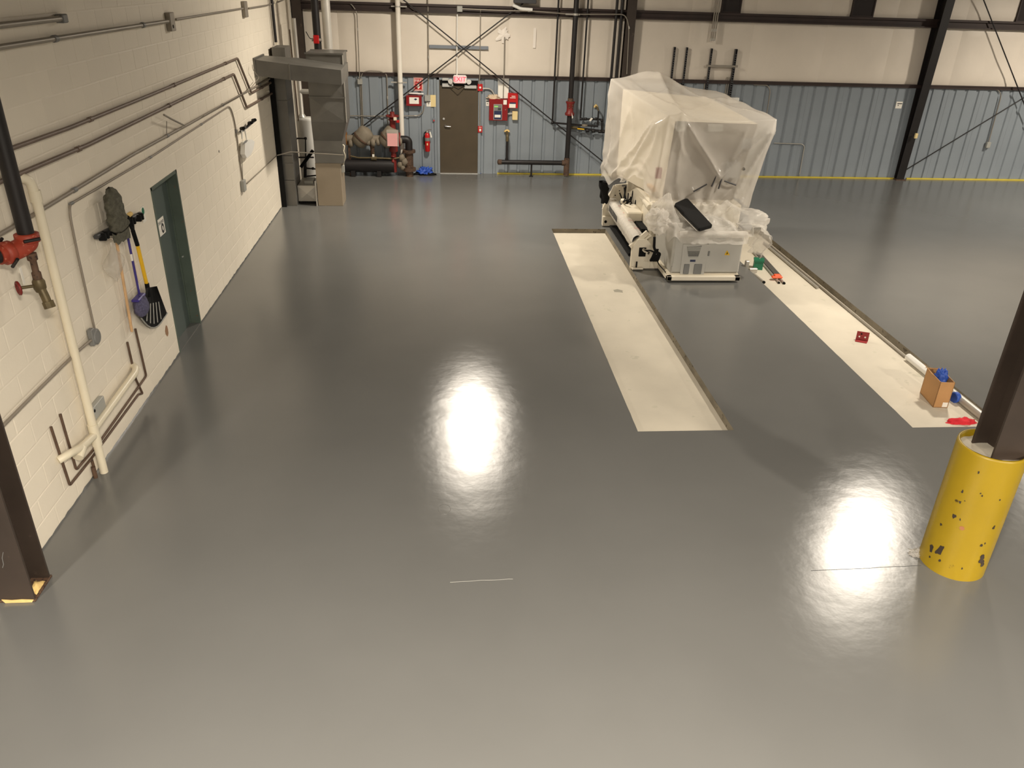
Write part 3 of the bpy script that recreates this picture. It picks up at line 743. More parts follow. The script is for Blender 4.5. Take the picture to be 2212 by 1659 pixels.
# clear plastic bag
def hang_pan(name, label, cat, pts, off, m, bulge):
    pts_ = [L(x_, y_, off) for x_, y_ in pts]; c0 = sum(pts_, V((0,0,0)))/len(pts_)
    return pts_, c0
bt = L(236,523,.05); bb = L(245,612,.05)
t_ = thing('plastic_bag', 'clear plastic bag hanging from the tool rail in front of the wall', 'bag', bb)
def bagf(u, v):
    a = u*6.2832; wv = [.02,.03,.07,.15,.18,.17,.12,.05,.01]; k = v*8; i = min(7,int(k)); w_ = wv[i]*(1-k+i)+wv[i+1]*(k-i)
    n_ = 1+.22*noise.noise(V((math.cos(a)*2.2,math.sin(a)*2.2,v*5)))
    return V((.07+.4*w_*math.cos(a)*n_, bt.y+(bb.y-bt.y)*v+w_*math.sin(a)*n_+.04*v, bt.z+(bb.z-bt.z)*v))
obj('bag_film', MB().grid(bagf, 26, 22, wrap=True), M['clear_plastic'], t_)
obj('hook', MB().tube([bt+V((0,0,.03)), bt+V((.03,0,.05)), bt+V((.04,0,.02))], .005, 6), M['chrome'], t_)
# second rack with dustpan
a_, b_ = L(520,284,.04), L(548,262,.04)
t_ = thing('tool_rack', 'small black tool holder far along the block wall above a white dustpan', 'rack', a_)
obj('rail', MB().tube([a_, b_], .022, 6), M['dgrey'], t_)
for q in ((521,278),(538,266),(546,260)): obj('grip', MB().tube([L(*q,.05), L(q[0]+5,q[1]-1,.13)], .028, 7), M['black'], t_)
t_ = thing('dustpan', 'white long-handled dustpan hanging under the far tool holder', 'dustpan', L(530,335,.05))
obj('handle', MB().tube([L(522,281,.06), L(523,300,.06)], .012, 7), M['white'], t_)
obj('handle', MB().tube([L(528,278,.06), L(533,303,.06)], .012, 7), M['white'], t_)
po = [L(x_, y_, .03) for x_, y_ in ((520,307),(535,301),(541,306),(538,322),(533,334),(524,341),(519,333))]
obj('pan', MB().prism(po, (.07,0,0)), M['white'], t_)
for k in range(4):
    q0_, q1_ = L(525+k*2.2,312-k*1.5,.102), L(530+k*1.5,304-k*.3,.102); obj('slot', MB().tube([q0_, q1_], .006, 5), M['mgrey'], t_)
obj('strap', MB().tube([L(522,338,.05), L(525,396,.03)], .006, 5), M['conduit'], t_)

# ================================================================== heating plant by the left wall
t_ = thing('furnace', 'tan furnace with tall sheet metal plenum and wide duct reaching the block wall', 'furnace', (.95,16.45,0))
obj('cabinet', MB().cbox(.71,1.21,16.18,16.72,.0,.86,.006), M['tan'], t_)
obj('blower_box', MB().cbox(.72,1.28,16.16,16.74,.86,1.30,.004), M['galv'], t_)
mb = MB(); y0, y1 = 16.16, 16.74
mb.add([(.72,y0,1.30),(1.28,y0,1.30),(1.28,y1,1.30),(.72,y1,1.30),(.72,16.08,1.66),(1.39,16.08,1.66),(1.39,16.8,1.66),(.72,16.8,1.66)],
       [(0,3,2,1),(4,5,6,7),(0,1,5,4),(1,2,6,5),(2,3,7,6),(3,0,4,7)])
obj('taper', mb, M['galv'], t_)
def creased(x0, x1, z0, z1, y):          # cross-broken sheet face
    xm, zm = (x0+x1)/2, (z0+z1)/2
    return [(x0,y,z0),(x1,y,z0),(x1,y,z1),(x0,y,z1),(xm,y-.025,zm)]
for z0, z1 in ((1.66,2.12),(2.12,2.90)):
    mb = MB().box(.72,1.39,16.09,16.8,z0,z1-.004)
    mb.add(creased(.72,1.39,z0,z1-.004,16.09), [(0,1,4),(1,2,4),(2,3,4),(3,0,4)])
    if z1 > 2.5:
        mb.box(.70,1.41,16.07,16.09,z1-.03,z1).box(.70,1.41,16.8,16.82,z1-.03,z1)
    obj('plenum', mb, M['galv'], t_)
obj('drive_cleat', MB().box(.715,1.40,16.065,16.09,2.10,2.13), M['galv'], t_)
obj('corner_cleat', MB().box(1.39,1.405,16.075,16.10,1.66,2.9), M['galv_flat'], t_)
mb = MB()
LF_ = [(0.0,14.95,2.60),(0.0,14.95,2.86),(0,15.75,2.86),(0,15.75,2.60)]
xm = .59
MD_ = [(xm,15.02,2.53),(xm,15.02,2.79),(xm,16.1,2.80),(xm,16.1,2.53)]
RT_ = [(1.465,15.15,2.45),(1.465,15.15,2.70),(1.43,16.6,2.70),(1.43,16.6,2.45)]
for A_, B_ in ((LF_, MD_), (MD_, RT_)):
    mb = MB().add(A_+B_, [(0,3,2,1),(4,5,6,7),(0,1,5,4),(1,2,6,5),(2,3,7,6),(3,0,4,7)])
    obj('duct', mb, M['galv'], t_)
obj('duct_seam', MB().box(xm-.012,xm+.012,15.005,15.03,2.53,2.80), M['galv'], t_)
obj('duct_flange', MB().box(.002,.03,14.93,15.77,2.58,2.885), M['galv'], t_)
p = Y(742,362,16.3); obj('switch_box', MB().cbox(1.21,1.27,16.25,16.35,.66,.80,.006), M['greybox'], t_)
obj('switch_cable', MB().tube([(1.29,16.2,1.10),(1.31,16.22,1.2),(1.24,16.22,1.22),(1.31,16.24,1.0),(1.25,16.3,.8)], .012, 6, .04), M['pvc'], t_)
obj('side_rail', MB().box(.675,.70,16.16,16.19,0,.50), M['galv_flat'], t_)
solo('cross_conduit', MB().tube([V((.03,16.0,L(605,329,.03).z)), Y(628,328,16.12), Y(742,335,16.05)], .012, 6), M['conduit'], 'thin grey conduit crossing in front of the sheet metal duct and furnace', 'conduit', (.4,16.05,1.0))

t_ = thing('return_duct', 'narrow upright sheet metal duct between the block wall and the water heater', 'duct', (.17,16.45,0))
for z0, z1 in ((0,.52),(.52,.84),(.84,1.0),(1.0,2.02),(2.02,2.56),(2.56,2.96)):
    dx = 0 if z1 < 2.6 else .02
    obj('duct_section', MB().cbox(.045+dx,.29+dx,16.15+dx*8,16.80+dx*4,z0,z1-.006,.004), M['galv'], t_)
for z in (.84,2.02): obj('drive_cleat', MB().box(.035,.30,16.135,16.16,z-.012,z+.012), M['galv'], t_)
obj('side_boot', MB().box(.008,.06,16.5,16.75,2.7,2.93), M['black_brown'], t_)

t_ = thing('filter_box', 'low sheet metal filter box between the narrow duct and the furnace', 'box', (.48,16.6,0))
obj('cover', MB().cbox(.30,.665,16.30,17.0,.06,.38,.005).add(creased(.31,.66,.07,.37,16.30), [(0,1,4),(1,2,4),(2,3,4),(3,0,4)]), M['galv_flat'], t_)
obj('base', MB().box(.32,.65,16.33,16.98,0,.06), M['black'], t_)
solo('steel_tray', MB().cbox(.42,.60,16.45,16.78,.381,.44,.004), M['greybox'], 'small grey metal box lying on the low filter box', 'box', (.5,16.6,.381))
t_ = thing('water_heater', 'white cylindrical water heater standing behind the ducts', 'water heater', (.43,17.6,.0))
obj('stand', MB().box(.2,.68,17.38,17.85,0,.10), M['black'], t_)
obj('tank', MB().lathe([(.24,.10),(.245,.12),(.245,1.46),(.235,1.49),(.08,1.51)], (.43,17.6,0), (0,0,1), 28), M['white'], t_)
obj('vent_pipe', MB().lathe([(.09,1.51),(.045,1.58),(.045,3.4)], (.30,17.6,0), (0,0,1), 14).cyl((.30,17.6,2.02),(.9,17.6,2.02),.05,12), M['galv_flat'], t_)
obj('water_line', MB().tube([(.24,17.45,1.45),(.23,17.45,3.2)], .013, 6).tube([(.05,17.45,2.42),(.34,17.45,2.42)], .011, 6), M['copper'], t_)
obj('rating_label', MB().grid(lambda u, v: V((.43+.247*math.cos(-.9+u*.5), 17.6+.247*math.sin(-.9+u*.5), .52+.25*v)), 6, 2), M['paper'], t_)
t_ = thing('gas_line', 'black gas pipe with elbows in front of the white water heater', 'pipe', (.55,17.2,.35))
g_ = [Y(636,309,17.2), Y(641,299,17.2), Y(660,299,17.2), Y(661,384,17.2)]
obj('tube', MB().tube(g_, .018, 8), M['black_pipe'], t_)
for a_, b_ in (((645,340),(678,340)),((657,363),(682,365)),((658,352),(657,400)),((660,381),(683,379))):
    obj('tube', MB().tube([Y(*a_,17.2), Y(*b_,17.2)], .016, 8), M['black_pipe'], t_)
for q in ((660,299),(661,363),(676,364)): obj('elbow', MB().lathe([(.0,-.03),(.028,-.02),(.028,.02),(.0,.03)], Y(*q,17.2), (0,0,1), 8), M['black_pipe'], t_)
obj('lagging', MB().tube([Y(650,361,17.1), Y(676,325,17.1)], .035, 8), M['black'], t_)
q = Y(661,384,17.2); obj('tube', MB().tube([q, V((q.x,q.y,0))], .018, 8), M['black_pipe'], t_)
t_ = thing('overhead_riser', 'thick black sprinkler pipe with a red flow switch, rising behind the furnace plenum', 'pipe', (Y(683,50,18.1).x,18.1,0))
obj('pipe', MB().cyl((Y(683,50,18.1).x,18.1,0),(Y(683,50,18.1).x,18.1,CEIL-.1),.078,16), M['black_pipe'], t_)
p = Y(684,85,18.0); obj('flow_switch', MB().cbox(p.x-.06,p.x+.05,17.94,18.03,p.z-.08,p.z+.08,.01), M['red'], t_)
obj('clamp', MB().cyl((p.x-.10,18.0,p.z-.01),(p.x+.11,18.0,p.z-.01),.03,8), M['galv_flat'], t_)
obj('switch_wire', MB().tube([p, p+V((-.15,.1,.0)), p+V((-.25,.3,.12))], .008, 5, .06), M['black'], t_)
solo('flue_pipe', MB().lathe([(.085,2.9),(.085,CEIL-.05)], (1.03,17.0,0), (0,0,1), 18), M['galv_flat'], 'galvanised round flue pipe above the furnace plenum', 'pipe', (1.03,17.0,2.9))
t_ = run('corner_conduit', [(V((.045,16.9,3.0)),0),(V((.045,16.9,4.6)),0)], 0, .028, 'black_pipe', 'black upright pipe above the narrow duct in the corner by the block wall', 'pipe')
obj('tube', MB().tube([(.03,16.75,2.95),(.03,16.75,4.6)], .014, 6), M['conduit'], t_)
obj('tube', MB().tube([(.03,17.05,2.95),(.03,17.05,3.62),(.05,17.3,3.72)], .014, 6), M['pvc'], t_)

# ================================================================== backflow preventer
YB = 18.95
bp = lambda x_, y_, d=0: Y(x_, y_, YB+d)
t_ = thing('backflow_preventer', 'backflow preventer of dusty grey valve bodies and black pipe beside the furnace', 'backflow preventer', (1.7,YB,0))
axz = bp(800,300).z
obj('main_pipe', MB().cyl((.85,YB,axz),(2.2,YB,axz),.085,16), M['greybody'], t_)
for (a_, b_) in (((777,303),(799,277)), ((834,303),(856,277))):
    P_, Q_ = bp(*a_, -.02), bp(*b_, -.02); ax = (Q_-P_)
    o = obj('check_valve', MB().lathe([(.12,-.12),(.17,-.08),(.19,.06),(.19,.26),(.16,.30),(.05,.34)], P_, ax, 20), M['greybody'], t_)
    s_ = ax.normalized().orthogonal().normalized(); u2 = ax.normalized().cross(s_)
    obj('clamp_ring', MB().lathe([(.195,.03),(.205,.04),(.205,.07),(.195,.08)], P_, ax, 20), M['rust'], o)
for q in ((758,309),(795,306),(806,308),(817,306),(864,305)):
    p = bp(*q, -.04); obj('union', MB().lathe([(.06,-.05),(.09,-.03),(.09,.03),(.06,.05)], p, (1,0,0), 14), M['greybody'], t_)
for x_, m_ in ((741,'rustorange'),(748,'rustorange'),(836,'dgrey'),(863,'valve_red')):
    p = bp(x_, 304); obj('flange', MB().cyl((p.x-.02,YB,axz),(p.x+.02,YB,axz),.15,16), M[m_], t_)
p = bp(849,290)
obj('gate_valve', MB().lathe([(.10,-.38),(.10,0),(.07,.05),(.07,.30),(.10,.33),(.06,.36),(.05,.50)], (p.x,YB-.02,p.z), (0,0,1), 14), M['valve_red'], t_)
hz = bp(849,250).z
mb = MB().tube([V((p.x+.14*math.cos(k*.3927),YB-.02+.14*math.sin(k*.3927),hz)) for k in range(17)], .016, 6, caps=False)
for k in range(4): mb.tube([(p.x,YB-.02,hz),(p.x+.14*math.cos(k*1.571),YB-.02+.14*math.sin(k*1.571),hz)], .012, 5)
mb.lathe([(.15,-.005),(.15,.005)], (p.x,YB-.02,hz-.012), (0,0,1), 16)
obj('handwheel', mb, M['valve_red'], t_)
obj('valve_stem', MB().cyl((p.x,YB-.02,hz),(p.x,YB-.02,bp(849,231).z),.015,8), M['black_pipe'], t_)
q = bp(854,256,-.15); obj('tamper_switch', MB().cbox(q.x-.04,q.x+.03,YB-.19,YB-.14,q.z-.04,q.z+.03,.006), M['pvc'], t_)
q = bp(859,262,-.12); obj('padlock', MB().cbox(q.x-.03,q.x+.04,YB-.16,YB-.11,q.z-.03,q.z+.03,.008), M['red'], t_)
obj('lower_post', MB().cyl((p.x,YB-.02,.1),(p.x,YB-.02,axz),.06,10), M['valve_red'], t_)
A_, C_ = bp(836,288,-.24), bp(859,316,-.24)
tg = obj('sleeve', MB().box(A_.x-.01,C_.x+.03,YB-.235,YB-.232,C_.z-.005,A_.z+.08), M['clear_plastic'], t_)
obj('tag', MB().box(A_.x,C_.x,YB-.242,YB-.238,C_.z,A_.z), M['pink'], t_)
e1 = bp(866,303); xx = bp(884,345).x
obj('elbow', MB().tube([(e1.x,YB,axz),(xx,YB,axz),(xx,YB,bp(884,324).z)], .085, 16, .3, 7), M['black_pipe'], t_)
zt_ = bp(884,326).z; zb_ = bp(884,365).z
obj('flange', MB().cyl((xx,YB,zt_-.035),(xx,YB,zt_+.025),.15,18), M['rust'], t_)
obj('spool', MB().cyl((xx,YB,zb_),(xx,YB,zt_),.095,16), M['rust'], t_)
obj('flange', MB().cyl((xx,YB,zb_-.04),(xx,YB,zb_+.03),.15,18), M['rust'], t_)
obj('stub', MB().cyl((xx,YB,0),(xx,YB,zb_),.09,16), M['rust'], t_)
for s_ in (-1,1):
    for z in (bp(884,340).z, bp(884,353).z): obj('nut', MB().cyl((xx+s_*.03,YB-.10,z),(xx+s_*.03,YB-.075,z),.03,6), M['rust'], t_)
lz = bp(800,357).z
obj('lower_pipe', MB().cyl((.9,YB-.02,lz),(2.1,YB-.02,lz),.155,20), M['black_pipe'], t_)
for x_ in (1.15,1.75): obj('saddle', MB().box(x_-.05,x_+.05,YB-.15,YB+.1,0,lz-.1), M['black_pipe'], t_)
obj('test_line', MB().tube([bp(757,337,-.1), bp(775,341,-.1), bp(805,341,-.1), bp(850,343,-.1), bp(866,340,-.05)], .02, 8), M['brass'], t_)
q = bp(808,342,-.1); obj('test_cock', MB().lathe([(.05,-.06),(.05,.06)], q, (1,0,0), 8).lathe([(.02,0),(.02,.14)], q, (0,0,1), 6), M['brass'], t_)
q = bp(806,337,-.14); obj('test_tag', MB().box(q.x-.02,q.x+.03,q.y-.003,q.y,q.z-.02,q.z+.04), M['paper'], t_)
q = bp(849,338,-.12); obj('small_handwheel', MB().lathe([(.05,0),(.05,.015),(.01,.02),(.01,-.07),(.035,-.08),(.035,-.13)], q, (0,0,1), 10), M['valve_red'], t_)
q = bp(804,316); obj('relief_valve', MB().lathe([(.09,0),(.05,.10),(.04,.35)], (q.x,YB,axz-.08), (0,0,-1), 10), M['rust'], t_)
q = bp(756,345,-.05); obj('support_leg', MB().box(q.x-.025,q.x+.025,q.y-.02,q.y+.02,0,axz-.08), M['rust'], t_)
for q in ((868,341,.09),(874,350,.1),(864,356,.08),(870,362,.07)):
    o_ = bp(q[0],q[1],-.05); obj('fitting', MB().lathe([(.02,-q[2]),(q[2]*.8,-q[2]*.5),(q[2]*.8,q[2]*.5),(.02,q[2])], o_, (.4,-.3,.9), 9), M['greybody'], t_)

# ================================================================== bracing rods on the back wall
BO = .15
def rod(a_, b_, label, off=BO, r=.014, grp=None):
    A_, B_ = B(*a_, off), B(*b_, off)
    o = solo('brace_rod', MB().tube([A_, B_], r, 7), M['black_pipe'], label, 'brace rod', A_, 'brace rods on the back wall'); return o
rod((662,366),(1150,-8), 'long dark brace rod slanting up to the right across the exit door wall')
rod((862,-8),(1338,378), 'long dark brace rod slanting down to the right across the exit door wall', .17)
rod((1955,368),(2240,194), 'thin dark brace rod slanting up to the right from the foot of the leaning column', .12)
rod((2117,-20),(2240,295), 'thin dark brace rod falling steeply to the right past the leaning column', .16)

# ================================================================== back wall services
def conduit(pts, label, off=.04, r=.0125, m='conduit', bend=.08, name='wall_conduit', clamps=0, cat='conduit', grp=None):
    return run(name, pts, off, r, m, label, cat, 7, bend, clamps, 'galv_flat', grp, B)
def plate(name, a_, b_, d, m, label, cat, c=.006, off=.0):
    A_, C_ = B(*a_, off+d), B(*b_, off+d)
    t_ = thing(name, label, cat, V(((A_.x+C_.x)/2, DEPTH-off, C_.z)))
    obj('body', MB().cbox(A_.x,C_.x,DEPTH-off-d,DEPTH-off-.001,C_.z,A_.z,c), M[m], t_)
    return t_, A_, C_
t_ = conduit([(655,3),(700,5),(757,6),(771,26),(776,150),(777,172)], 'grey conduit bending down from the high girt into a square grey box', .09, clamps=1)
p = B(777.5,176,.05); obj('junction_box', MB().cbox(p.x-.055,p.x+.055,DEPTH-.09,DEPTH-.002,p.z-.06,p.z+.06,.008), M['greybox'], t_)
for dx in (0,3): obj('tube', MB().tube([B(778+dx,182,.03), B(782+dx,282,.03)], .011, 6), M['conduit'], t_)
conduit([(780,166),(783,157),(795,153),(822,154),(835,160),(836,172),(839,285)], 'grey conduit arching over the top of the blue wall left of the white pipe', .04, clamps=1, bend=.12)
conduit([(757,250),(800,251),(838,251),(904,250),(914,243),(917,226)], 'grey conduit running level behind the red handwheel of the backflow preventer', .05, clamps=2)
conduit([(924,-10),(925,60),(926,165),(924,207)], 'slim grey conduit dropping to a small grey box left of the exit door', .06, clamps=1)
t_, A_, C_ = plate('junction_box', (917,205), (929,219), .07, 'greybox', 'small grey junction box at the end of the slim conduit left of the exit door', 'junction box')
conduit([(880,201),(915,203)], 'short white-painted conduit above the red cabinet by the white pipe', .06, .018, 'white', 0)
# white upright pipe
pt, pb = B(858,-10,.23), B(869,336,.23); xp = B(864,160,.23).x
t_ = thing('white_pipe', 'white upright drain pipe on strut brackets beside the fire sign', 'pipe', (xp,DEPTH-.23,pb.z))
obj('pipe', MB().cyl((xp,DEPTH-.23,pb.z),(xp,DEPTH-.23,CEIL-.1),.055,16), M['pvc_white'], t_)
for y_ in (13.5,177):
    A_, C_ = B(845,y_-1.5,.1), B(879,y_+2,.1)
    obj('strut_bracket', MB().box(A_.x,C_.x,DEPTH-.173,DEPTH-.13,C_.z,A_.z), M['galv_flat'], t_)
    obj('pipe_clamp', MB().lathe([(.06,-.015),(.06,.015)], (xp,DEPTH-.23,(A_.z+C_.z)/2), (0,0,1), 14), M['galv_flat'], t_)
# fire extinguisher sign
t_, A_, C_ = plate('fire_sign', (893,166), (914,197), .02, 'paper', 'red and white striped FIRE EXTINGUISHER sign with a down arrow', 'sign', .002)
yf = DEPTH-.0215; w_, h_ = C_.x-A_.x, A_.z-C_.z
obj('red_field', MB().box(A_.x+.028,C_.x-.028,yf-.001,yf,C_.z+.035,A_.z-.035), M['red'], t_)
st = MB(); n_ = 9
for k in range(n_):
    x_ = A_.x+.004+(w_-.008)*k/n_; d_ = w_/n_*.5
    for zz in (A_.z-.032, C_.z+.004): st.add([(x_,yf,zz),(x_+d_,yf,zz),(x_+d_+.018 if x_+d_+.018 < C_.x else C_.x,yf,zz+.028),(x_+.018,yf,zz+.028)], [(0,1,2,3)])
for k in range(12):
    z_ = C_.z+.01+(h_-.03)*k/12; d_ = h_/12*.5
    for xx_ in (A_.x+.003, C_.x-.025): st.add([(xx_,yf,z_),(xx_+.022,yf,z_+.014),(xx_+.022,yf,z_+.014+d_),(xx_,yf,z_+d_)], [(0,1,2,3)])
obj('border_stripes', st, M['red'], t_)
xc = (A_.x+C_.x)/2
text('lettering', 'FIRE', .085, M['paper'], t_, (xc,yf-.002,A_.z-.085), (1,0,0), (0,0,1))
text('lettering', 'EXTINGUISHER', .022, M['paper'], t_, (xc,yf-.002,A_.z-.14), (1,0,0), (0,0,1))
zc = C_.z+.10
obj('arrow', MB().prism([(xc-.02,yf-.002,zc+.05),(xc-.02,yf-.002,zc),(xc-.05,yf-.002,zc),(xc,yf-.002,zc-.055),(xc+.05,yf-.002,zc),(xc+.02,yf-.002,zc),(xc+.02,yf-.002,zc+.05)], (0,-.001,0)), M['paper'], t_)
# red cabinet with a white notice
t_, A_, C_ = plate('red_cabinet', (877,206.5), (911,229.5), .16, 'dred', 'shallow red wall cabinet with a white notice below the striped fire sign', 'cabinet')
yf = DEPTH-.1615
nA, nC = B(884,210,.16), B(905,224.5,.16)
n_ = obj('notice', MB().box(nA.x,nC.x,yf-.001,yf,nC.z,nA.z), M['paper'], t_)
c0 = V((nA.x+(nC.x-nA.x)*.66,yf-.002,nA.z-(nA.z-nC.z)*.3))
obj('diamond_mark', MB().prism([c0+V((-.04,0,0)),c0+V((0,0,-.025)),c0+V((.04,0,0)),c0+V((0,0,.025))], (0,-.001,0)), M['navy'], n_)
# papers by the door
t_, A_, C_ = plate('card', (929.5,205), (941.5,231), .004, 'manila', 'blank yellowed card on the wall left of the exit door', 'card', .001)
t_, A_, C_ = plate('number_card', (921,216), (930.5,230.5), .01, 'paper', 'small white card marked 7 beside the yellowed card', 'card', .001)
obj('header', MB().box(A_.x+.01,C_.x-.005,DEPTH-.0125,DEPTH-.0105,A_.z-.04,A_.z-.015), M['dgrey'], t_)
text('lettering', '7', .07, M['dgrey'], t_, ((A_.x+C_.x)/2,DEPTH-.012,C_.z+.05), (1,0,0), (0,0,1))
t_, A_, C_ = plate('number_card', (1050,215), (1057,229), .01, 'paper', 'small white card marked K left of the dark red fire alarm panel', 'card', .001)
obj('header', MB().box(A_.x+.005,C_.x-.005,DEPTH-.0125,DEPTH-.0105,A_.z-.05,A_.z-.02), M['dgrey'], t_)
text('lettering', 'K', .06, M['dgrey'], t_, ((A_.x+C_.x)/2,DEPTH-.012,C_.z+.05), (1,0,0), (0,0,1))
t_, A_, C_ = plate('call_point', (934.5,254.5), (940,263), .015, 'greyblue', 'tiny plate with a red dot above the fire extinguisher', 'switch', .002)
obj('red_dot', MB().cyl(((A_.x+C_.x)/2,DEPTH-.019,C_.z+.025),((A_.x+C_.x)/2,DEPTH-.015,C_.z+.025),.018,10), M['red'], t_)
# fire extinguisher on the wall
p = B(923.5,327,.11); x_ = p.x; ze = p.z; yy = DEPTH-.11
t_ = thing('fire_extinguisher', 'red fire extinguisher hung on the blue wall left of the exit door', 'fire extinguisher', (x_,yy,ze))
obj('cylinder', MB().lathe([(.05,0),(.062,.02),(.062,.36),(.045,.41),(.022,.43)], (x_,yy,ze), (0,0,1), 20), M['red'], t_)
obj('label_band', MB().lathe([(.0635,.245),(.0635,.32)], (x_,yy,ze), (0,0,1), 20), M['mgrey'], t_)
obj('paper_sticker', MB().box(x_-.012,x_+.016,yy-.066,yy-.063,ze+.15,ze+.20), M['manila'], t_)
obj('valve_head', MB().lathe([(.022,.43),(.022,.47),(.012,.48)], (x_,yy,ze), (0,0,1), 10), M['galv_flat'], t_)
obj('lever', MB().tube([(x_-.01,yy-.01,ze+.475),(x_+.05,yy-.02,ze+.50),(x_+.11,yy-.02,ze+.505)], .010, 6).tube([(x_,yy-.01,ze+.455),(x_+.06,yy-.02,ze+.455)], .008, 6), M['chrome'], t_)
obj('hose', MB().tube([(x_-.02,yy,ze+.45),(x_-.07,yy,ze+.42),(x_-.078,yy,ze+.3),(x_-.07,yy,ze+.16)], .012, 7, .05), M['black'], t_)
obj('inspection_tag', MB().prism([(x_+.055,yy-.03,ze+.45),(x_+.085,yy-.03,ze+.32),(x_+.115,yy-.03,ze+.33),(x_+.08,yy-.03,ze+.46)], (0,-.003,0)), M['paper'], t_)
obj('wall_bracket', MB().box(x_-.03,x_+.03,yy+.055,DEPTH-.002,ze+.1,ze+.45), M['dgrey'], t_)
# blue bag on the floor
p = F(917,376)
t_ = thing('trash_bag', 'crumpled blue plastic bag lying over a black one on the floor near the exit door', 'bag', p)
def lump(c0, rx, ry, rz, sd, amp=.35, n1=22, n2=12, fr=2.4):
    def fn(u, v):
        a = u*6.2832; b__ = v*1.5708; d_ = V((math.cos(b__)*math.cos(a), math.cos(b__)*math.sin(a), math.sin(b__)))
        n_ = 1+amp*noise.noise(d_*fr+V((sd,0,0)))+amp*.5*noise.noise(d_*fr*2.7+V((0,sd,0)))
        return c0+V((d_.x*rx*n_, d_.y*ry*n_, max(0,d_.z*rz*n_)))
    return MB().grid(fn, n1, n2, wrap=True)
obj('blue_film', lump(p+V((.0,-.05,.03)), .17, .12, .13, 3, .75, 40, 20, 3.4), M['blue_tape'], t_)
obj('black_film', lump(p+V((.10,-.07,0)), .20, .10, .06, 8), M['black'], t_)
obj('black_film', lump(p+V((-.17,-.05,0)), .08, .07, .05, 11), M['black'], t_)
# exit sign
p = B(993,171,.1)
t_ = thing('exit_sign', 'lit red EXIT sign with two emergency lamp heads over the dark door', 'exit sign', p)
A_, C_ = B(979,162,.1), B(1008,181,.1)
obj('housing', MB().cbox(A_.x,C_.x,DEPTH-.14,DEPTH-.04,C_.z,A_.z,.025), M['white'], t_)
A2, C2 = B(983,163.5,.14), B(1003,179.5,.14)
obj('lit_panel', MB().box(A2.x,C2.x,DEPTH-.145,DEPTH-.141,C2.z,A2.z), M['exit_white'], t_)
text('lettering', 'EXIT', (A2.z-C2.z)*.92, M['exit_red'], t_, ((A2.x+C2.x)/2,DEPTH-.147,(A2.z+C2.z)/2), (1,0,0), (0,0,1))
for q, s_ in (((975,174),-1),((1011,175),1)):
    o_ = B(*q,.12); obj('lamp_head', MB().lathe([(.03,0),(.055,.05),(.055,.07)], o_+V((0,.03,0)), (s_*.4,-1,-.35), 14), M['white'], t_)
t_ = conduit([(988,15),(987,90),(987,163)], 'white-painted conduit running down to the exit sign', .06, .016, 'white')
p = B(993,19,.1); obj('junction_box', MB().cbox(p.x-.06,p.x+.06,DEPTH-.18,DEPTH-.11,p.z-.06,p.z+.06,.008), M['greybox'], t_)
conduit([(999,19),(1090,23),(1150,24),(1236,31),(1352,31),(1359,60),(1354,160)], 'long conduit along the high girt turning down the half-hidden column', .215, .013, clamps=2, bend=.2)
plate('rail_bar', (927,97), (1055,107.5), .05, 'greyblue', 'blue-grey level bar fixed on the cream wall above the exit door', 'bar', .004)
t_ = conduit([(1038,22),(1037,110),(1036,184)], 'slim grey conduit dropping to the red alarm strobe right of the exit door', .06)
obj('tube', MB().tube([B(1036.5,196,.05), B(1036.5,274,.05)], .0115, 7), M['conduit'], t_)
t_, A_, C_ = plate('alarm_strobe', (1032,181.5), (1042.5,197), .07, 'red', 'red fire alarm strobe beside the top of the exit door', 'alarm')
obj('lens', MB().lathe([(.028,0),(.02,.02)], ((A_.x+C_.x)/2,DEPTH-.071,(A_.z+C_.z)/2), (0,-1,0), 10), M['white'], t_)
t_, A_, C_ = plate('pull_station', (1032.5,272.5), (1042,286.5), .06, 'red', 'red FIRE pull station beside the exit door', 'alarm')
text('lettering', 'FIRE', .036, M['paper'], t_, ((A_.x+C_.x)/2,DEPTH-.062,A_.z-.03), (1,0,0), (0,0,1))
obj('pull_handle', MB().cbox(A_.x+.03,C_.x-.03,DEPTH-.075,DEPTH-.058,C_.z+.03,C_.z+.085,.004), M['paper'], t_)
conduit([(1043,191),(1058,191.5),(1066,199),(1069,214)], 'silver flexible conduit curving from the alarm strobe to the fire panel', .06, .016, 'galv_flat', .12)
conduit([(1090,80),(1089,140),(1087,213)], 'slim conduit dropping from a foam patch to the fire panel', .06)
p = B(1087,76,.03)
def patch(u, v):
    a = u*6.2832; r_ = .13*v*(1+.22*math.cos(5*a+.6)+.6*noise.noise(V((math.cos(a)*3,math.sin(a)*3,2)))+.3*noise.noise(V((math.cos(a)*9,math.sin(a)*9,5))))
    return p+V((r_*math.cos(a), -.035*(1-v)+.02, r_*math.sin(a)*1.1))
solo('foam_patch', MB().grid(patch, 40, 6, wrap=True), M['putty'], 'ragged off-white foam patch on the cream wall where the slim conduit ends', 'patch', p)
plate('tape_strip', (1152.5,60), (1157,104), .012, 'putty', 'pale upright strip of tape on the cream wall right of the foam patch', 'tape', .001, off=-.0)
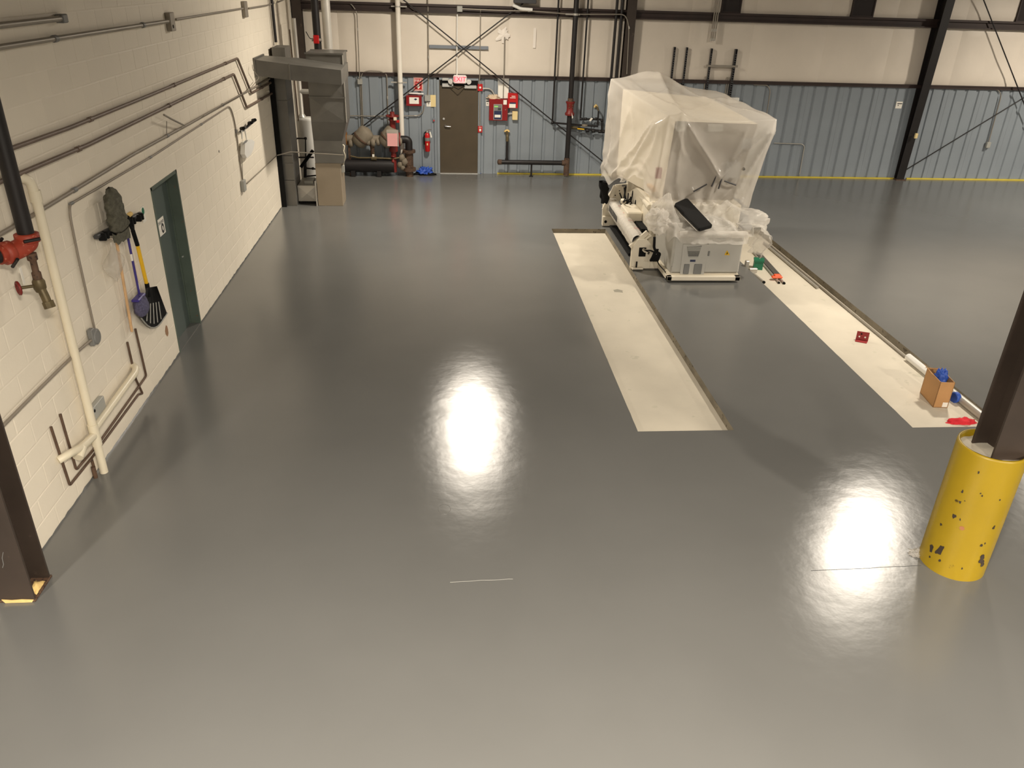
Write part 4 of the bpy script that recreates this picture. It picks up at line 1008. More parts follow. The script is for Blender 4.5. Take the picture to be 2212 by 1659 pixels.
# fire alarm panel
t_, A_, C_ = plate('fire_alarm_panel', (1057,214), (1096,261), .13, 'dred', 'dark red fire alarm control panel with a small green display', 'alarm panel')
yf = DEPTH-.131; wA, wC = B(1066.3,225,.13), B(1084.2,259,.13)
w_ = obj('window_bezel', MB().cbox(wA.x,wC.x,yf-.008,yf+.01,wC.z,wA.z,.004), M['greybox'], t_)
zm_ = wA.z-(wA.z-wC.z)*.42
obj('display_field', MB().box(wA.x+.012,wC.x-.012,yf-.010,yf-.008,zm_,wA.z-.012), M['mgrey'], w_)
obj('lcd', MB().box(wA.x+.018,wA.x+.105,yf-.012,yf-.010,wA.z-.065,wA.z-.035), M['lcd'], w_)
obj('keypad', MB().box(wA.x+.10,wC.x-.03,yf-.012,yf-.010,zm_+.015,wA.z-.08), M['dgrey'], w_)
obj('instruction_field', MB().box(wA.x+.012,wC.x-.012,yf-.010,yf-.008,wC.z+.012,zm_), M['navy'], w_)
obj('notice', MB().box(wA.x+.03,wC.x-.035,yf-.012,yf-.010,wC.z+.055,wC.z+.115), M['paper'], w_)
lA, lC = B(1087.5,216,.13), B(1094.7,226,.13); obj('inspection_label', MB().box(lA.x,lC.x,yf-.002,yf,lC.z,lA.z), M['paper'], t_)
p = B(1092,237,.13); obj('lock', MB().cyl(p+V((0,-.006,0)), p, .012, 8), M['chrome'], t_)
p = B(1062,209,.12); zp = A_.z
solo('paper_bag', lump(V((A_.x+.09,DEPTH-.07,zp+.001)), .13, .045, .08, 5, .8, 30, 16, 3.4), mat('kraft_paper',(206,184,158),.8), 'crumpled brown paper lying on top of the dark red fire alarm panel', 'paper', (A_.x+.09,DEPTH-.07,zp))
t_, A2, C2 = plate('document_box', (1076,183), (1098.5,213), .05, 'paper', 'white document box with a clear sleeve above the fire alarm panel', 'box')
obj('clear_sleeve', MB().box(A2.x-.01,C2.x+.0,DEPTH-.056,DEPTH-.053,A2.z-.02,A2.z+.14), M['clear_plastic'], t_)
t_, A_, C_ = plate('power_supply', (1097.5,201.5), (1118.5,234), .12, 'red', 'bright red power supply box mounted right of the fire alarm panel', 'box')
yf = DEPTH-.1215; xc = (A_.x+C_.x)/2
obj('printed_line', MB().box(xc-.035,xc+.055,yf-.001,yf,A_.z-.07,A_.z-.055), M['paper'], t_)
obj('printed_line', MB().box(xc-.07,xc+.06,yf-.001,yf,A_.z-.105,A_.z-.09), M['paper'], t_)
o = obj('notice', MB().box(xc-.085,xc+.065,yf-.001,yf,C_.z+.01,C_.z+.095), M['paper'], t_)
obj('notice_header', MB().box(xc-.07,xc+.07,yf-.001,yf,C_.z+.095,C_.z+.13), M['navy'], t_)
t_, A_, C_ = plate('beige_box', (1107,241), (1118,259.5), .10, 'manila', 'small beige box below the bright red power supply box', 'box')
obj('conduit', MB().tube([(A_.x,DEPTH-.05,A_.z-.05),(A_.x-.06,DEPTH-.05,A_.z-.06),(A_.x-.13,DEPTH-.05,A_.z-.06)], .014, 7), M['galv_flat'], t_)
# floodlight at the top edge
p = B(1135,10,.2)
t_ = thing('floodlight', 'dark floodlight box with a white lamp arm hanging before the high girt', 'floodlight', p)
A_, C_ = B(1110,-22,.2), B(1158,8,.2)
obj('housing', MB().cbox(A_.x,C_.x,DEPTH-.28,DEPTH-.12,C_.z,A_.z,.01), M['dgrey'], t_)
obj('lamp_tube', MB().tube([B(1108,11,.22), B(1125,19,.22), B(1150,21,.22)], .035, 8, .05), M['white'], t_)

# ================================================================== sprinkler main and low pipe
YM = DEPTH-.26; mz = B(1230,230,.26)
xm_ = 6.2
t_ = thing('sprinkler_main', 'thick black sprinkler riser with a red check valve and a low capped branch', 'pipe', (xm_,YM,0))
obj('riser', MB().cyl((xm_,YM,.06),(xm_,YM,CEIL-.1),.058,16), M['black_pipe'], t_)
zv1, zv0 = B(1232,219,.26).z, B(1230,247,.26).z
o = obj('check_valve', MB().lathe([(.105,zv0-.02),(.11,zv0),(.11,zv0+.03),(.082,zv0+.06),(.078,(zv0+zv1)/2),(.085,zv1-.06),(.105,zv1-.025),(.105,zv1)], (xm_,YM,0), (0,0,1), 20), M['valve_red'], t_)
for sx in (-.03,.04):
    for zz in (zv1-.07, (zv0+zv1)/2+.02): obj('bolt', MB().cyl((xm_+sx,YM-.09,zz),(xm_+sx,YM-.075,zz),.013,6), M['brass'], o)
obj('tag', MB().prism([(xm_+.03,YM-.10,zv0+.06),(xm_+.045,YM-.10,zv0-.08),(xm_+.07,YM-.10,zv0-.06)], (0,-.003,0)), M['paper'], o)
obj('collar', MB().cyl((xm_,YM,zv1),(xm_,YM,zv1+.07),.066,14), M['rust'], t_)
zh = B(1150,351,.26).z; xl = B(1077,351,.26).x
obj('tee', MB().cyl((xm_,YM,.04),(xm_,YM,zh+.12),.068,14).cyl((xm_-.12,YM,zh),(xm_,YM,zh),.066,14), M['rust'], t_)
obj('low_branch', MB().cyl((xl,YM,zh),(xm_-.1,YM,zh),.055,14), M['black_pipe'], t_)
obj('cap', MB().lathe([(.03,-.03),(.062,-.01),(.062,.07)], (xl,YM,zh), (1,0,0), 14), M['rust'], t_)
xr = B(1095,330,.26).x; zr = B(1095,303,.26).z
obj('short_riser', MB().cyl((xr,YM,zh),(xr,YM,zr),.03,10).lathe([(.038,zh+.05),(.038,zh+.09)], (xr,YM,0), (0,0,1), 10), M['black_pipe'], t_)
obj('brass_elbow', MB().tube([(xr,YM,zr-.02),(xr,YM,zr+.10),(xr,YM+.10,zr+.15),(xr,DEPTH-.01,zr+.16)], .036, 10, .05), M['brass'], t_)
obj('foam_collar', lump(V((xr,DEPTH-.07,zr+.16)), .07, .04, .05, 4), M['foam'], t_)
xs_ = B(1148,362,.26).x; obj('support_stand', MB().cyl((xs_,YM,0),(xs_,YM,zh-.05),.022,8).cyl((xs_,YM,0),(xs_,YM,.015),.05,10), M['black_pipe'], t_)
p = B(1238,31,.26); obj('pipe_clamp', MB().cyl((p.x-.17,YM,p.z),(p.x+.15,YM,p.z),.018,8).lathe([(.065,-.02),(.065,.02)], (xm_,YM,p.z), (0,0,1), 14), M['galv_flat'], t_)
# slim black pipes beside it
GO = .135
gx = 5.82
t_ = run('gas_pipe', [(V((gx,DEPTH-GO,CEIL-.1)),0), (V((gx,DEPTH-GO,B(1192,265,GO).z)),0), (B(1240,269,GO),0), (B(1292,273,GO),0)], 0, .021, 'black_pipe', 'slim black gas pipe dropping left of the sprinkler riser and turning right', 'pipe', 8, .04, group='slim gas pipes')
obj('elbow', MB().lathe([(.0,-.035),(.032,-.03),(.032,.03),(.0,.035)], V((gx,DEPTH-GO,B(1192,265,GO).z)), (0,0,1), 8), M['black_pipe'], t_)
gx = 6.48
z1_ = B(1255,257,GO).z
t_ = run('gas_pipe', [(V((gx,DEPTH-GO,CEIL-.1)),0), (V((gx,DEPTH-GO,z1_)),0), (B(1300,258,GO),0), (B(1300,280,GO),0)], 0, .021, 'black_pipe', 'slim black gas pipe dropping right of the sprinkler riser into a cluster of fittings', 'pipe', 8, .04, group='slim gas pipes')
for q in ((1255,257),(1265,257),(1279,257),(1288,257),(1300,260)): obj('fitting', MB().lathe([(.0,-.03),(.033,-.03),(.033,.03),(0,.03)], B(*q,GO), (1,0,0), 8), M['black_pipe'], t_)
obj('valve_tag', MB().prism([B(1272,261,GO+.04),B(1277,254,GO+.04),B(1281,256,GO+.04),B(1276,262,GO+.04)], (0,-.003,0)), M['paper'], t_)
t_ = thing('gas_manifold', 'low cluster of black gas fittings with a yellow tag behind the wrapped machine', 'gas manifold', B(1270,282,GO))
obj('tube', MB().tube([B(1235,275,GO+.02), B(1307,284,GO+.02)], .026, 8), M['black_pipe'], t_)
obj('yellow_tag', MB().tube([B(1247,278,GO+.055), B(1262,279.5,GO+.055)], .016, 6), M['yellow_clean'], t_)
obj('brass_valve', MB().tube([B(1234,275,GO+.03), B(1248,276,GO+.03)], .034, 8), M['brass'], t_)
for q in ((1269,282),(1282,283),(1296,284),(1304,284)): obj('fitting', MB().lathe([(0,-.04),(.04,-.04),(.04,.04),(0,.04)], B(*q,GO+.02), (1,0,.1), 8), M['black_pipe'], t_)
obj('stub', MB().tube([B(1291,270,GO+.05), B(1293,240,GO+.05)], .02, 8), M['black_pipe'], t_)
obj('brass_cock', MB().tube([B(1293,239,GO+.05), B(1289,232,GO+.02), B(1287,230,.0)], .02, 8), M['brass'], t_)
obj('foam_collar', lump(B(1287,232,.03), .05, .03, .06, 9), M['foam'], t_)
obj('regulator', MB().lathe([(.02,-.03),(.07,-.02),(.07,.02),(.02,.03)], B(1263,271,GO+.04), (0,0,1), 12), M['greybody'], t_)
for xk, lab in ((7.13,'left of the twin black pipes beside the half-hidden column'),(7.25,'right of the twin black pipes beside the half-hidden column')):
    solo('black_pipe', MB().cyl((xk,DEPTH-.15,1.0),(xk,DEPTH-.15,CEIL-.1),.032,10), M['black_pipe'], lab, 'pipe', (xk,DEPTH-.15,1.0), 'twin black pipes')

# ================================================================== struts and small things at the right
SO = .05
for x_, z0, lab in ((8.58,1.2,'first slotted strut upright on the wall from the half-hidden column'),(8.87,1.2,'second slotted strut upright on the wall from the half-hidden column')):
    z1 = 2.94; mb = MB().box(x_-.02,x_-.014,DEPTH-.06,DEPTH-.01,z0,z1).box(x_+.014,x_+.02,DEPTH-.06,DEPTH-.01,z0,z1).box(x_-.02,x_+.02,DEPTH-.012,DEPTH-.004,z0,z1)
    k = z0+.05
    while k < z1-.05: mb.box(x_-.014,x_+.014,DEPTH-.058,DEPTH-.05,k,k+.025); k += .05
    solo('slotted_strut', mb, M['dgrey'], lab, 'strut', (x_,DEPTH-.03,z0), 'slotted struts')
t_ = thing('strut_frame', 'pair of tall struts joined by a slotted crossbar above the wrapped machine', 'frame', (9.75,DEPTH-.05,1.2))
for x_, r_ in ((9.45,.018),(10.03,.026)):
    mb = MB().box(x_-r_,x_-r_+.006,DEPTH-.08,DEPTH-.01,1.2,2.93).box(x_+r_-.006,x_+r_,DEPTH-.08,DEPTH-.01,1.2,2.93).box(x_-r_,x_+r_,DEPTH-.014,DEPTH-.006,1.2,2.93)
    for k in range(32): mb.box(x_-r_+.006,x_+r_-.006,DEPTH-.078,DEPTH-.07,1.25+k*.05,1.275+k*.05)
    obj('upright', mb, M['dgrey'], t_)
A_, C_ = B(1526,140,.1), B(1593,144,.1)
obj('crossbar', MB().box(A_.x,C_.x,DEPTH-.12,DEPTH-.085,2.54,2.585), M['conduit'], t_)
for q in (1520,1524,1567,1571):
    x_ = B(q+2,185,.03).x; obj('tube', MB().cyl((x_,DEPTH-.03,1.4),(x_,DEPTH-.03,2.32),.012,7), M['conduit'], t_)
t_ = thing('conduit_bundle', 'bundle of three pale conduits ending in couplings on the cream wall', 'conduit', B(1541,83,.12))
for k in range(3):
    x_ = 9.37+k*.045; obj('tube', MB().cyl((x_,DEPTH-.13,3.12),(x_,DEPTH-.13,CEIL-.1),.015,8), M['conduit'], t_)
    for zz in (3.12,3.32): obj('coupling', MB().cyl((x_,DEPTH-.13,zz-.03),(x_,DEPTH-.13,zz+.03),.02,8), M['galv_flat'], t_)
plate('white_box', (1574,211), (1596,223), .16, 'white', 'small white box on the wall just behind the wrapped machine', 'box')
conduit([(1672,309),(1732,311),(1738,316),(1727,377)], 'pale conduit running level from behind the wrapped machine, then down to the floor', .03, .012, 'galv_flat', .1)
conduit([(1628,183),(1658,184),(1664,195),(1656,248)], 'short conduit hooked over the top of the blue wall behind the wrapped machine', .03, .012, 'conduit', .1)
t_ = conduit([(2128,193),(2156,193),(2163,206),(2135,310)], 'grey conduit bending down to an outlet at the far right of the blue wall', .03, .012, 'conduit', .12)
p = B(2134,313,.03); obj('outlet', MB().cbox(p.x-.05,p.x+.05,DEPTH-.07,DEPTH-.002,p.z-.07,p.z+.07,.006), M['greybox'], t_)
t_, A_, C_ = plate('wall_card', (1937,219.5), (1947,234.5), .01, 'paper', 'small white card on the blue wall left of the leaning column', 'card', .001)
obj('header', MB().box(A_.x+.03,C_.x-.01,DEPTH-.0125,DEPTH-.0105,A_.z-.055,A_.z-.035), M['dgrey'], t_)
obj('mark', MB().box(A_.x+.05,A_.x+.07,DEPTH-.0125,DEPTH-.0105,C_.z+.06,C_.z+.085), M['dgrey'], t_)
p = F(1724,380); solo('conduit_stub', MB().cyl(p+V((0,0,0)), p+V((0,0,.14)), .03, 8).cbox(p.x-.05,p.x+.05,p.y-.05,p.y+.05,.0,.03,.005), M['brass'], 'tiny brass floor stub under the pale conduit by the blue wall', 'fitting', p)

# ================================================================== the wrapped machine
t_ = thing('machine', 'large cream machine wrapped in milky film, roller frame at its side, cabinet in front', 'machine', (7.4,13.2,0))
mach = t_
# cabinet in front
cx0, cx1, cy0, cy1, cz0, cz1 = 6.85, 7.98, 11.76, 12.86, .13, .76
o = obj('cabinet', MB().cbox(cx0,cx1,cy0,cy1,cz0,cz1,.02), M['lgrey'], mach)
FY = cy0-.001
fpt = lambda x_, y_: Y(x_, y_, FY)
xs_ = fpt(1524,560).x
obj('door', MB().cbox(cx0+.03,xs_-.006,FY-.012,cy0+.01,cz0+.02,cz1-.03,.006), M['lgrey'], mach)
dr = obj('door', MB().cbox(xs_+.006,cx1-.02,FY-.012,cy0+.01,cz0+.02,cz1-.03,.006), M['lgrey'], mach)
# raised ventilation field with slats
A_, C_ = fpt(1475,527), fpt(1523,598)
vf = obj('vent_field', MB().prism([(A_.x,FY-.013,A_.z),(A_.x+.01,FY-.013,C_.z+.05),(C_.x-.035,FY-.013,C_.z+.05),(C_.x-.02,FY-.013,A_.z)], (0,-.012,0)), M['lgrey'], mach)
va, vb, vc, vd = fpt(1483,531), fpt(1515,530), fpt(1507,554), fpt(1486,554)
obj('slat_shade_face', MB().add([V((q.x,FY-.0262,q.z)) for q in (va,vb,vc,vd)], [(3,2,1,0)]), M['slat_shade'], vf)  # flat face, shade behind the slats painted in
for k in range(8):
    f_ = (k+.4)/8; l_, r__ = va.lerp(vd, f_), vb.lerp(vc, f_)
    obj('slat', MB().box(l_.x,r__.x,FY-.036,FY-.026,l_.z-.005-.0*k,l_.z+(.008 if k < 4 else .002)), M['lgrey'], vf)
q0, q1 = fpt(1490,560), fpt(1501,564.5); obj('maker_plate', MB().box(q0.x,q1.x,FY-.027,FY-.025,q1.z,q0.z), M['navy'], vf)
for a_, b_ in (((1477,569),(1486,591)),((1499,569),(1513,591))):
    q0, q1 = fpt(*a_), fpt(*b_); obj('pressed_recess', MB().cbox(q0.x,q1.x,FY-.03,FY-.02,q1.z,q0.z,.008), M['mgrey'], vf)
w0, w1, w2 = fpt(1570,540), fpt(1576,550.5), fpt(1564,550.5)
wt = obj('warning_triangle', MB().prism([V((q.x,FY-.0125,q.z)) for q in (w0,w1,w2)], (0,-.002,0)), M['yellow_clean'], dr)
wc = (w0+w1+w2)/3
obj('flash_mark', MB().prism([V((wc.x+a_,FY-.015,wc.z+b_)) for a_, b_ in ((.004,.03),(-.013,.0),(-.002,.0),(-.006,-.026),(.013,.008),(.003,.008))], (0,-.001,0)), M['black'], wt)
obj('latch', MB().cbox(xs_+.02,xs_+.05,FY-.022,FY-.01,.42,.50,.004), M['mgrey'], dr)
# skid
obj('skid', MB().cbox(6.79,7.985,11.66,11.74,.035,.105,.006).cbox(6.79,6.87,11.66,12.5,.035,.105,.006).cbox(7.9,7.985,11.66,12.9,.035,.105,.006).box(6.83,7.97,11.74,12.8,.06,.13), M['cream'], mach)
for x_ in (6.95,7.85):
    for y_ in (11.85,12.7): obj('levelling_foot', MB().cyl((x_,y_,0),(x_,y_,.07),.04,10), M['black'], mach)
obj('bracket', MB().box(6.865,6.885,11.745,11.80,.1,.24), M['galv_flat'], mach)
# machine bed and body under the film
obj('bed', MB().cbox(6.75,8.3,12.9,15.0,.02,.95,.03), M['cream'], mach)
body = MB()
bt_ = [(7.05,13.16,2.24),(8.44,13.16,2.22),(8.12,14.86,2.40),(6.50,14.86,2.52)]
bb_ = [(6.98,13.18,.95),(8.22,13.18,.95),(8.06,14.84,.95),(6.52,14.84,1.0)]
body.add([V(q) for q in bt_+bb_], [(0,1,2,3),(7,6,5,4),(5,6,2,1),(6,7,3,2),(7,4,0,3)])
obj('body', body, M['cream'], mach)
obj('shaded_front', MB().add([V(q) for q in (bb_[0],bb_[1],bt_[1],bt_[0])], [(0,1,2,3)]), M['body_shade'], mach)  # body's front side, darkened by colour to look shaded
by = lambda x_, y_, d=13.13: Y(x_, y_, d)
for a_, b_, m_ in (((1462,262),(1482,285),'greybox'),((1530,268),(1560,285),'greybox'),((1418,362),(1428,386),'dred'),((1605,300),(1622,322),'mgrey'),((1570,350),(1596,384),'mgrey')):
    q0, q1 = by(*a_), by(*b_); obj('panel', MB().cbox(q0.x,q1.x,13.12,13.16,q1.z,q0.z,.006), M[m_], mach)
for a_, b_ in (((1498,414),(1527,398)),((1537,403),(1549,377)),((1552,408),(1559,386)),((1565,391),(1590,400))):
    obj('lever', MB().tube([by(*a_,12.90), by(*b_,12.90)], .013, 6), M['dgrey'], mach)
obj('round_knob', MB().lathe([(.03,0),(.02,.03)], by(1606,365,12.84), (0,-1,0), 10), M['chrome'], mach)

# roller frame at the left side
yn = 12.30
def npt(x_, y_): return Y(x_, y_, yn)
po = [npt(*q) for q in ((1361,583),(1365,540),(1371,527),(1380,517),(1397,517),(1407,528),(1412,540),(1420,560),(1422,580),(1404,582),(1384,583))]
po = [V((q.x, yn, max(.02,q.z))) for q in po]
obj('end_plate', MB().prism(po, (0,.06,0)), M['cream'], mach)
q0, q1 = npt(1381,534.5), npt(1394,554)
hb_ = obj('bearing_block', MB().cbox(q0.x,q1.x,yn-.012,yn,q1.z,q0.z,.004), M['black'], mach)
sc_ = npt(1389.5,539.5); obj('shaft_end', MB().lathe([(.03,0),(.03,.06),(.024,.07),(.024,.14)], V((sc_.x,yn-.01,sc_.z)), (.5,-1,-.1), 12), M['chrome'], hb_)
q0, q1 = npt(1363.5,576), npt(1387,583.5); obj('foot_block', MB().cbox(q0.x,q1.x,yn-.07,yn,max(0.02,q1.z),q0.z,.006), M['cream'], mach)
q0 = npt(1374,570); obj('foot_bolt', MB().cyl((q0.x,yn-.035,q0.z-.05),(q0.x,yn-.035,q0.z+.05),.013,8), M['black'], mach)
s0, s1 = Y(1362,535,12.33), Y(1400,502,12.36)
dirv = (s1-s0).normalized(); up_ = V((-dirv.z,0,dirv.x))
obj('slant_bar', MB().prism([s0-up_*.035, s1-up_*.035, s1+up_*.035, s0+up_*.035], (0,.05,0)).prism([s0+V((.04,0,-.03))-up_*.02, s1+V((.04,0,-.03))-up_*.02, s1+V((.04,0,-.03))+up_*.012, s0+V((.04,0,-.03))+up_*.012], (0,-.03,0)), M['cream'], mach)
yfp = 14.85
def dpt(x_, y_): return Y(x_, y_, yfp)
for name_, pts_, th in (('end_plate', ((1300.5,486),(1302,455),(1303,437),(1330,400),(1367,396),(1360,419),(1340,432),(1322,452),(1331,481),(1331,486)), .06),):
    obj(name_, MB().prism([dpt(*q) for q in pts_], (0,th,0)), M['cream'], mach)
s0, s1 = dpt(1303,452), dpt(1328,401); dirv = (s1-s0).normalized(); up_ = V((-dirv.z,0,dirv.x))
obj('slant_bar', MB().prism([s0-up_*.05, s1-up_*.05, s1+up_*.03, s0+up_*.03], (0,-.05,0)), M['cream'], mach)
obj('foot_block', MB().cbox(dpt(1300,480).x,dpt(1331,480).x,yfp-.06,yfp,.02,dpt(1310,466).z,.008), M['cream'], mach)
q0 = dpt(1307,477); obj('bolt_hole', MB().cyl((q0.x,yfp-.066,q0.z),(q0.x,yfp-.058,q0.z),.028,12), M['black'], mach)
for q in ((1329,422),(1338,412)): p = dpt(*q); obj('bolt_hole', MB().cyl((p.x,yfp-.006,p.z),(p.x,yfp+.0,p.z),.012,8), M['black'], mach)
q0 = dpt(1348,401); obj('slot', MB().cbox(q0.x-.04,q0.x+.05,yfp-.005,yfp,q0.z-.018,q0.z+.018,.006), M['mgrey'], mach)
# wrapped roller between the plates
ra, rb = V((6.425,12.37,.46)), V((6.47,14.80,.44))
def rollf(u, v):
    a = u*6.2832; p = ra.lerp(rb, v); k = 1/(abs(math.cos(a))**7+abs(math.sin(a))**7)**(1/7)
    n_ = .006*noise.noise(V((math.cos(a)*2,math.sin(a)*2,v*16)))
    return p+V((math.cos(a)*(.10*k+n_), 0, math.sin(a)*(.12*k+n_)))
rl = obj('wrapped_roller', MB().grid(rollf, 28, 40, wrap=True), M['film2'], mach)
obj('roller_core', MB().grid(lambda u, v: ra.lerp(rb, v)+V((.085*math.cos(u*6.2832),0,.10*math.sin(u*6.2832))), 20, 4, wrap=True), M['white'], mach)
for k in range(4):
    v_ = .15+.2*k; c0 = ra.lerp(rb, v_)
    obj('strap', MB().tube([rollf(i/20, v_)+(rollf(i/20,v_)-c0).normalized()*.004 for i in range(6)], .004, 5), M['pink'], rl)
for row in range(4):
    mb = MB()
    for k in range(16):
        p = rollf(.44+.035*row, .55+.022*k); mb.box(p.x-.006,p.x+.002,p.y-.014,p.y+.012,p.z-.009,p.z+.009)
    obj('perforations', mb, M['dgrey'], rl)['kind'] = 'stuff'
# shafts, motor and cables behind it
def tub(a_, ya, b_, yb_, r, m, n=12, nm='shaft'): obj(nm, MB().tube([Y(*a_,ya), Y(*b_,yb_)], r, n), M[m], mach)
tub((1372,408),14.6,(1404,448),13.0,.048,'cream'); tub((1389,386),14.3,(1412,410),13.3,.042,'wood')
q0, q1 = Y(1346,447,13.75), Y(1377,470,13.75)
obj('motor_box', MB().cbox(q0.x+.02,q1.x+.02,13.45,14.05,q1.z,q0.z-.02,.02), M['cream'], mach)
p = Y(1366,478,13.6); obj('motor_neck', MB().cyl(p+V((0,0,-.05)), p+V((0,0,.10)), .06, 12), M['cream'], mach)
p = Y(1342,434,14.2); obj('sensor_head', MB().lathe([(.045,0),(.05,.03),(.05,.08),(.03,.10)], p, (1,-.6,0), 12), M['cream'], mach)
q0 = Y(1378,395,14.75); obj('rear_post', MB().cbox(q0.x-.06,q0.x+.06,14.6,14.75,.1,q0.z+.10,.01), M['cream'], mach)
obj('black_filler', MB().box(6.62,6.74,12.95,14.75,.03,.5).box(6.45,6.74,13.0,14.75,.02,.05), M['black'], mach)  # solid black boxes between bed and roller
mb = MB()
for k in range(9):
    a_ = V((random.uniform(6.5,6.8), random.uniform(13.6,14.5), random.uniform(.55,.85))); b_ = V((random.uniform(6.5,6.8), random.uniform(13.4,14.6), random.uniform(.4,.9)))
    mb.tube([a_, a_.lerp(b_,.3)+V((-.05,.02,-.12)), a_.lerp(b_,.7)+V((.02,-.03,-.14)), b_], .012, 6, .08)
mb.tube([Y(1352,403,14.6), Y(1347,435,14.5), Y(1362,446,14.2), Y(1382,452,13.8)], .016, 6, .06)
obj('cables', mb, M['black'], mach)['kind'] = 'stuff'
mb = MB(); pb_ = Y(1308,412,14.7)
for k in range(7):
    a = random.uniform(0,6.28); mb.tube([pb_+V((.05*math.cos(a), .02*k-.08, .18)), pb_+V((-.06-.02*math.cos(a), .0, .05)), pb_+V((-.07+.03*math.sin(a),-.02,-.12)), pb_+V((.0,.0,-.16+.02*k))], .022, 6, .05)
obj('cable_bundle', mb, M['black'], mach)
obj('black_sleeve', MB().grid(lambda u, v: pb_+V((-.05+.10*math.cos(u*6.28)*(1-.5*v)+.06*v, .09*math.sin(u*6.28), .17-.40*v))+V((.06*noise.noise(V((math.cos(u*6.28)*1.5,math.sin(u*6.28)*1.5,v*5))), 0, .05*noise.noise(V((math.cos(u*6.28)*1.5,v*3,7))))), 16, 8, wrap=True), M['black'], mach)
p0_ = Y(1414,512,12.2)
mb = MB().tube([p0_, Y(1413,535,12.2), Y(1419,547,12.2)], .022, 7, .03)
for k in range(5):
    d_ = .012*k
    mb.tube([Y(1416,538,12.15)+V((d_,0,0)), Y(1408,556,12.12)+V((d_,0,.01*k)), Y(1404,562,12.12)+V((d_*2,0,-.01)), Y(1409,564,12.1)+V((d_*2,0,0)), Y(1421,550,12.12)+V((d_,0,.02)), Y(1421,541,12.15)+V((-d_,0,0))], .011, 6, .03)
mb.tube([Y(1418,550,12.15), Y(1422,570,12.05), Y(1438,588,11.8)], .009, 6, .05)
mb.tube([Y(1395,541,12.2), Y(1405,541,12.15), Y(1414,545,12.15)], .014, 6, .02)
obj('power_cable', mb, M['black'], mach)

# the film over the upper body
LBt, LFt, RFt, RBt = V((6.29,15.0,2.67)), V((6.86,12.9,2.37)), V((8.64,12.9,2.34)), V((8.27,15.0,2.51))
LBb, LFb, RFb, RBb = V((6.24,15.0,.92)), V((6.70,12.9,.98)), V((8.42,12.9,.90)), V((8.22,15.0,.9))
segs = [(LBt,LFt,LBb,LFb,V((-1,0,0))), (LFt,RFt,LFb,RFb,V((0,-1,0))), (RFt,RBt,RFb,RBb,V((1,0,0))), (RBt,LBt,RBb,LBb,V((0,1,0)))]
def ridge(s, v, s0, v0, s1, v1, wd, amp, asp=1.2):
    ax, ay = (s1-s0)*asp, v1-v0; px_, py_ = (s-s0)*asp, v-v0; l2 = ax*ax+ay*ay
    t = max(0, min(1, (px_*ax+py_*ay)/l2)); d_ = math.hypot(px_-ax*t, py_-ay*t)
    return amp*math.exp(-abs(d_)/wd)*min(1, 4*t*(1.15-t)+.25)
def top_edge(k, s):
    a_, b_ = segs[k][0], segs[k][1]; p = a_.lerp(b_, s)
    if k == 1: p = p+V((0, -.02*math.sin(s*3.14), -.05*math.sin(3.14*max(0,(s-.12)/.88))+.07*math.exp(-abs(s-.12)/.035)))
    if k == 3: p = p+V((0,0,.21*math.exp(-((s-.63)/.22)**2)))
    if k == 2: p = p+V((0,0,.05*math.sin(s*9.4)**2*.4))
    if k == 0: p = p+V((0,0,-.03*math.sin(s*3.14)))
    return p
def film_pt(u, v):
    k = min(3, int(u*4)); s = u*4-k
    a_ = top_edge(k, s); bl, br_ = segs[k][2], segs[k][3]; b_ = bl.lerp(br_, s)
    if k == 0: b_ = b_+V((0,0,.36*max(0,(s-.25)/.6)*math.exp(-max(0,s-.85)*14) + .05*math.sin(s*20)))
    if k == 1: b_ = b_+V((0,0,.03*math.sin(s*17)))
    p = a_.lerp(b_, v); n_ = segs[k][4]
    edge = min(1, 6*s, 6*(1-s)); o_ = 0
    if k == 0:
        o_ += -.09*math.sin(3.14*s)*math.sin(3.14*min(1,v*1.0))
        for (q, am) in ((((1,0,.30,.95)), .10), ((1,0,.52,1.0), .11), ((1,.02,.78,1.0), .07), ((.42,.12,.6,.95), .07), ((0,.0,.25,.9), .07), ((.42,.12,.12,.9), .06)): o_ += ridge(s, v, *q, .045, am, 1.2)
        if v > .7: o_ += .022*math.sin((v-.7)*40+4*noise.noise(p*1.5))*min(1,(v-.7)*7)*(1-s*.6)
    if k == 1:
        o_ += -.10*math.sin(3.14*s)*math.sin(3.14*min(1,v*.95))
        for q, am in (((.12,0,.6,.62), .11), ((.12,0,.22,.75), .05), ((1,0,.62,.66), .09), ((1,0,.80,1.0), .09), ((1,.05,.92,1.0), .05), ((0,0,.02,1.0), .05), ((0,.02,.22,.42), .05), ((.6,.62,.56,.95), .06), ((.12,.02,.08,.9), .04), ((.75,.05,.70,.45), .03)): o_ += ridge(s, v, *q, .04, am, 1.2)
        if v > .8: o_ += .03*math.sin(s*44+5*noise.noise(p*2))*(v-.8)*5
    if k == 2:
        for q, am in (((0,0,.25,1), .10), ((0,0,.6,1), .07), ((1,0,.75,1), .06)): o_ += ridge(s, v, *q, .05, am, 1.2)
    o_ += .025*noise.noise(p*2.1)*edge+.010*noise.noise(p*6)
    return p+n_*o_*(min(1,v*7) if v < .15 else 1)
NU, NV = 288, 72
mb = MB()
ring = [[film_pt(i/NU, j/(NV-1)) for i in range(NU)] for j in range(NV)]
vs = [p for r_ in ring for p in r_]; fs = []
for j in range(NV-1):
    for i in range(NU):
        k = (i+1) % NU; fs.append((j*NU+i, (j+1)*NU+i, (j+1)*NU+k, j*NU+k))
n4 = NU//4
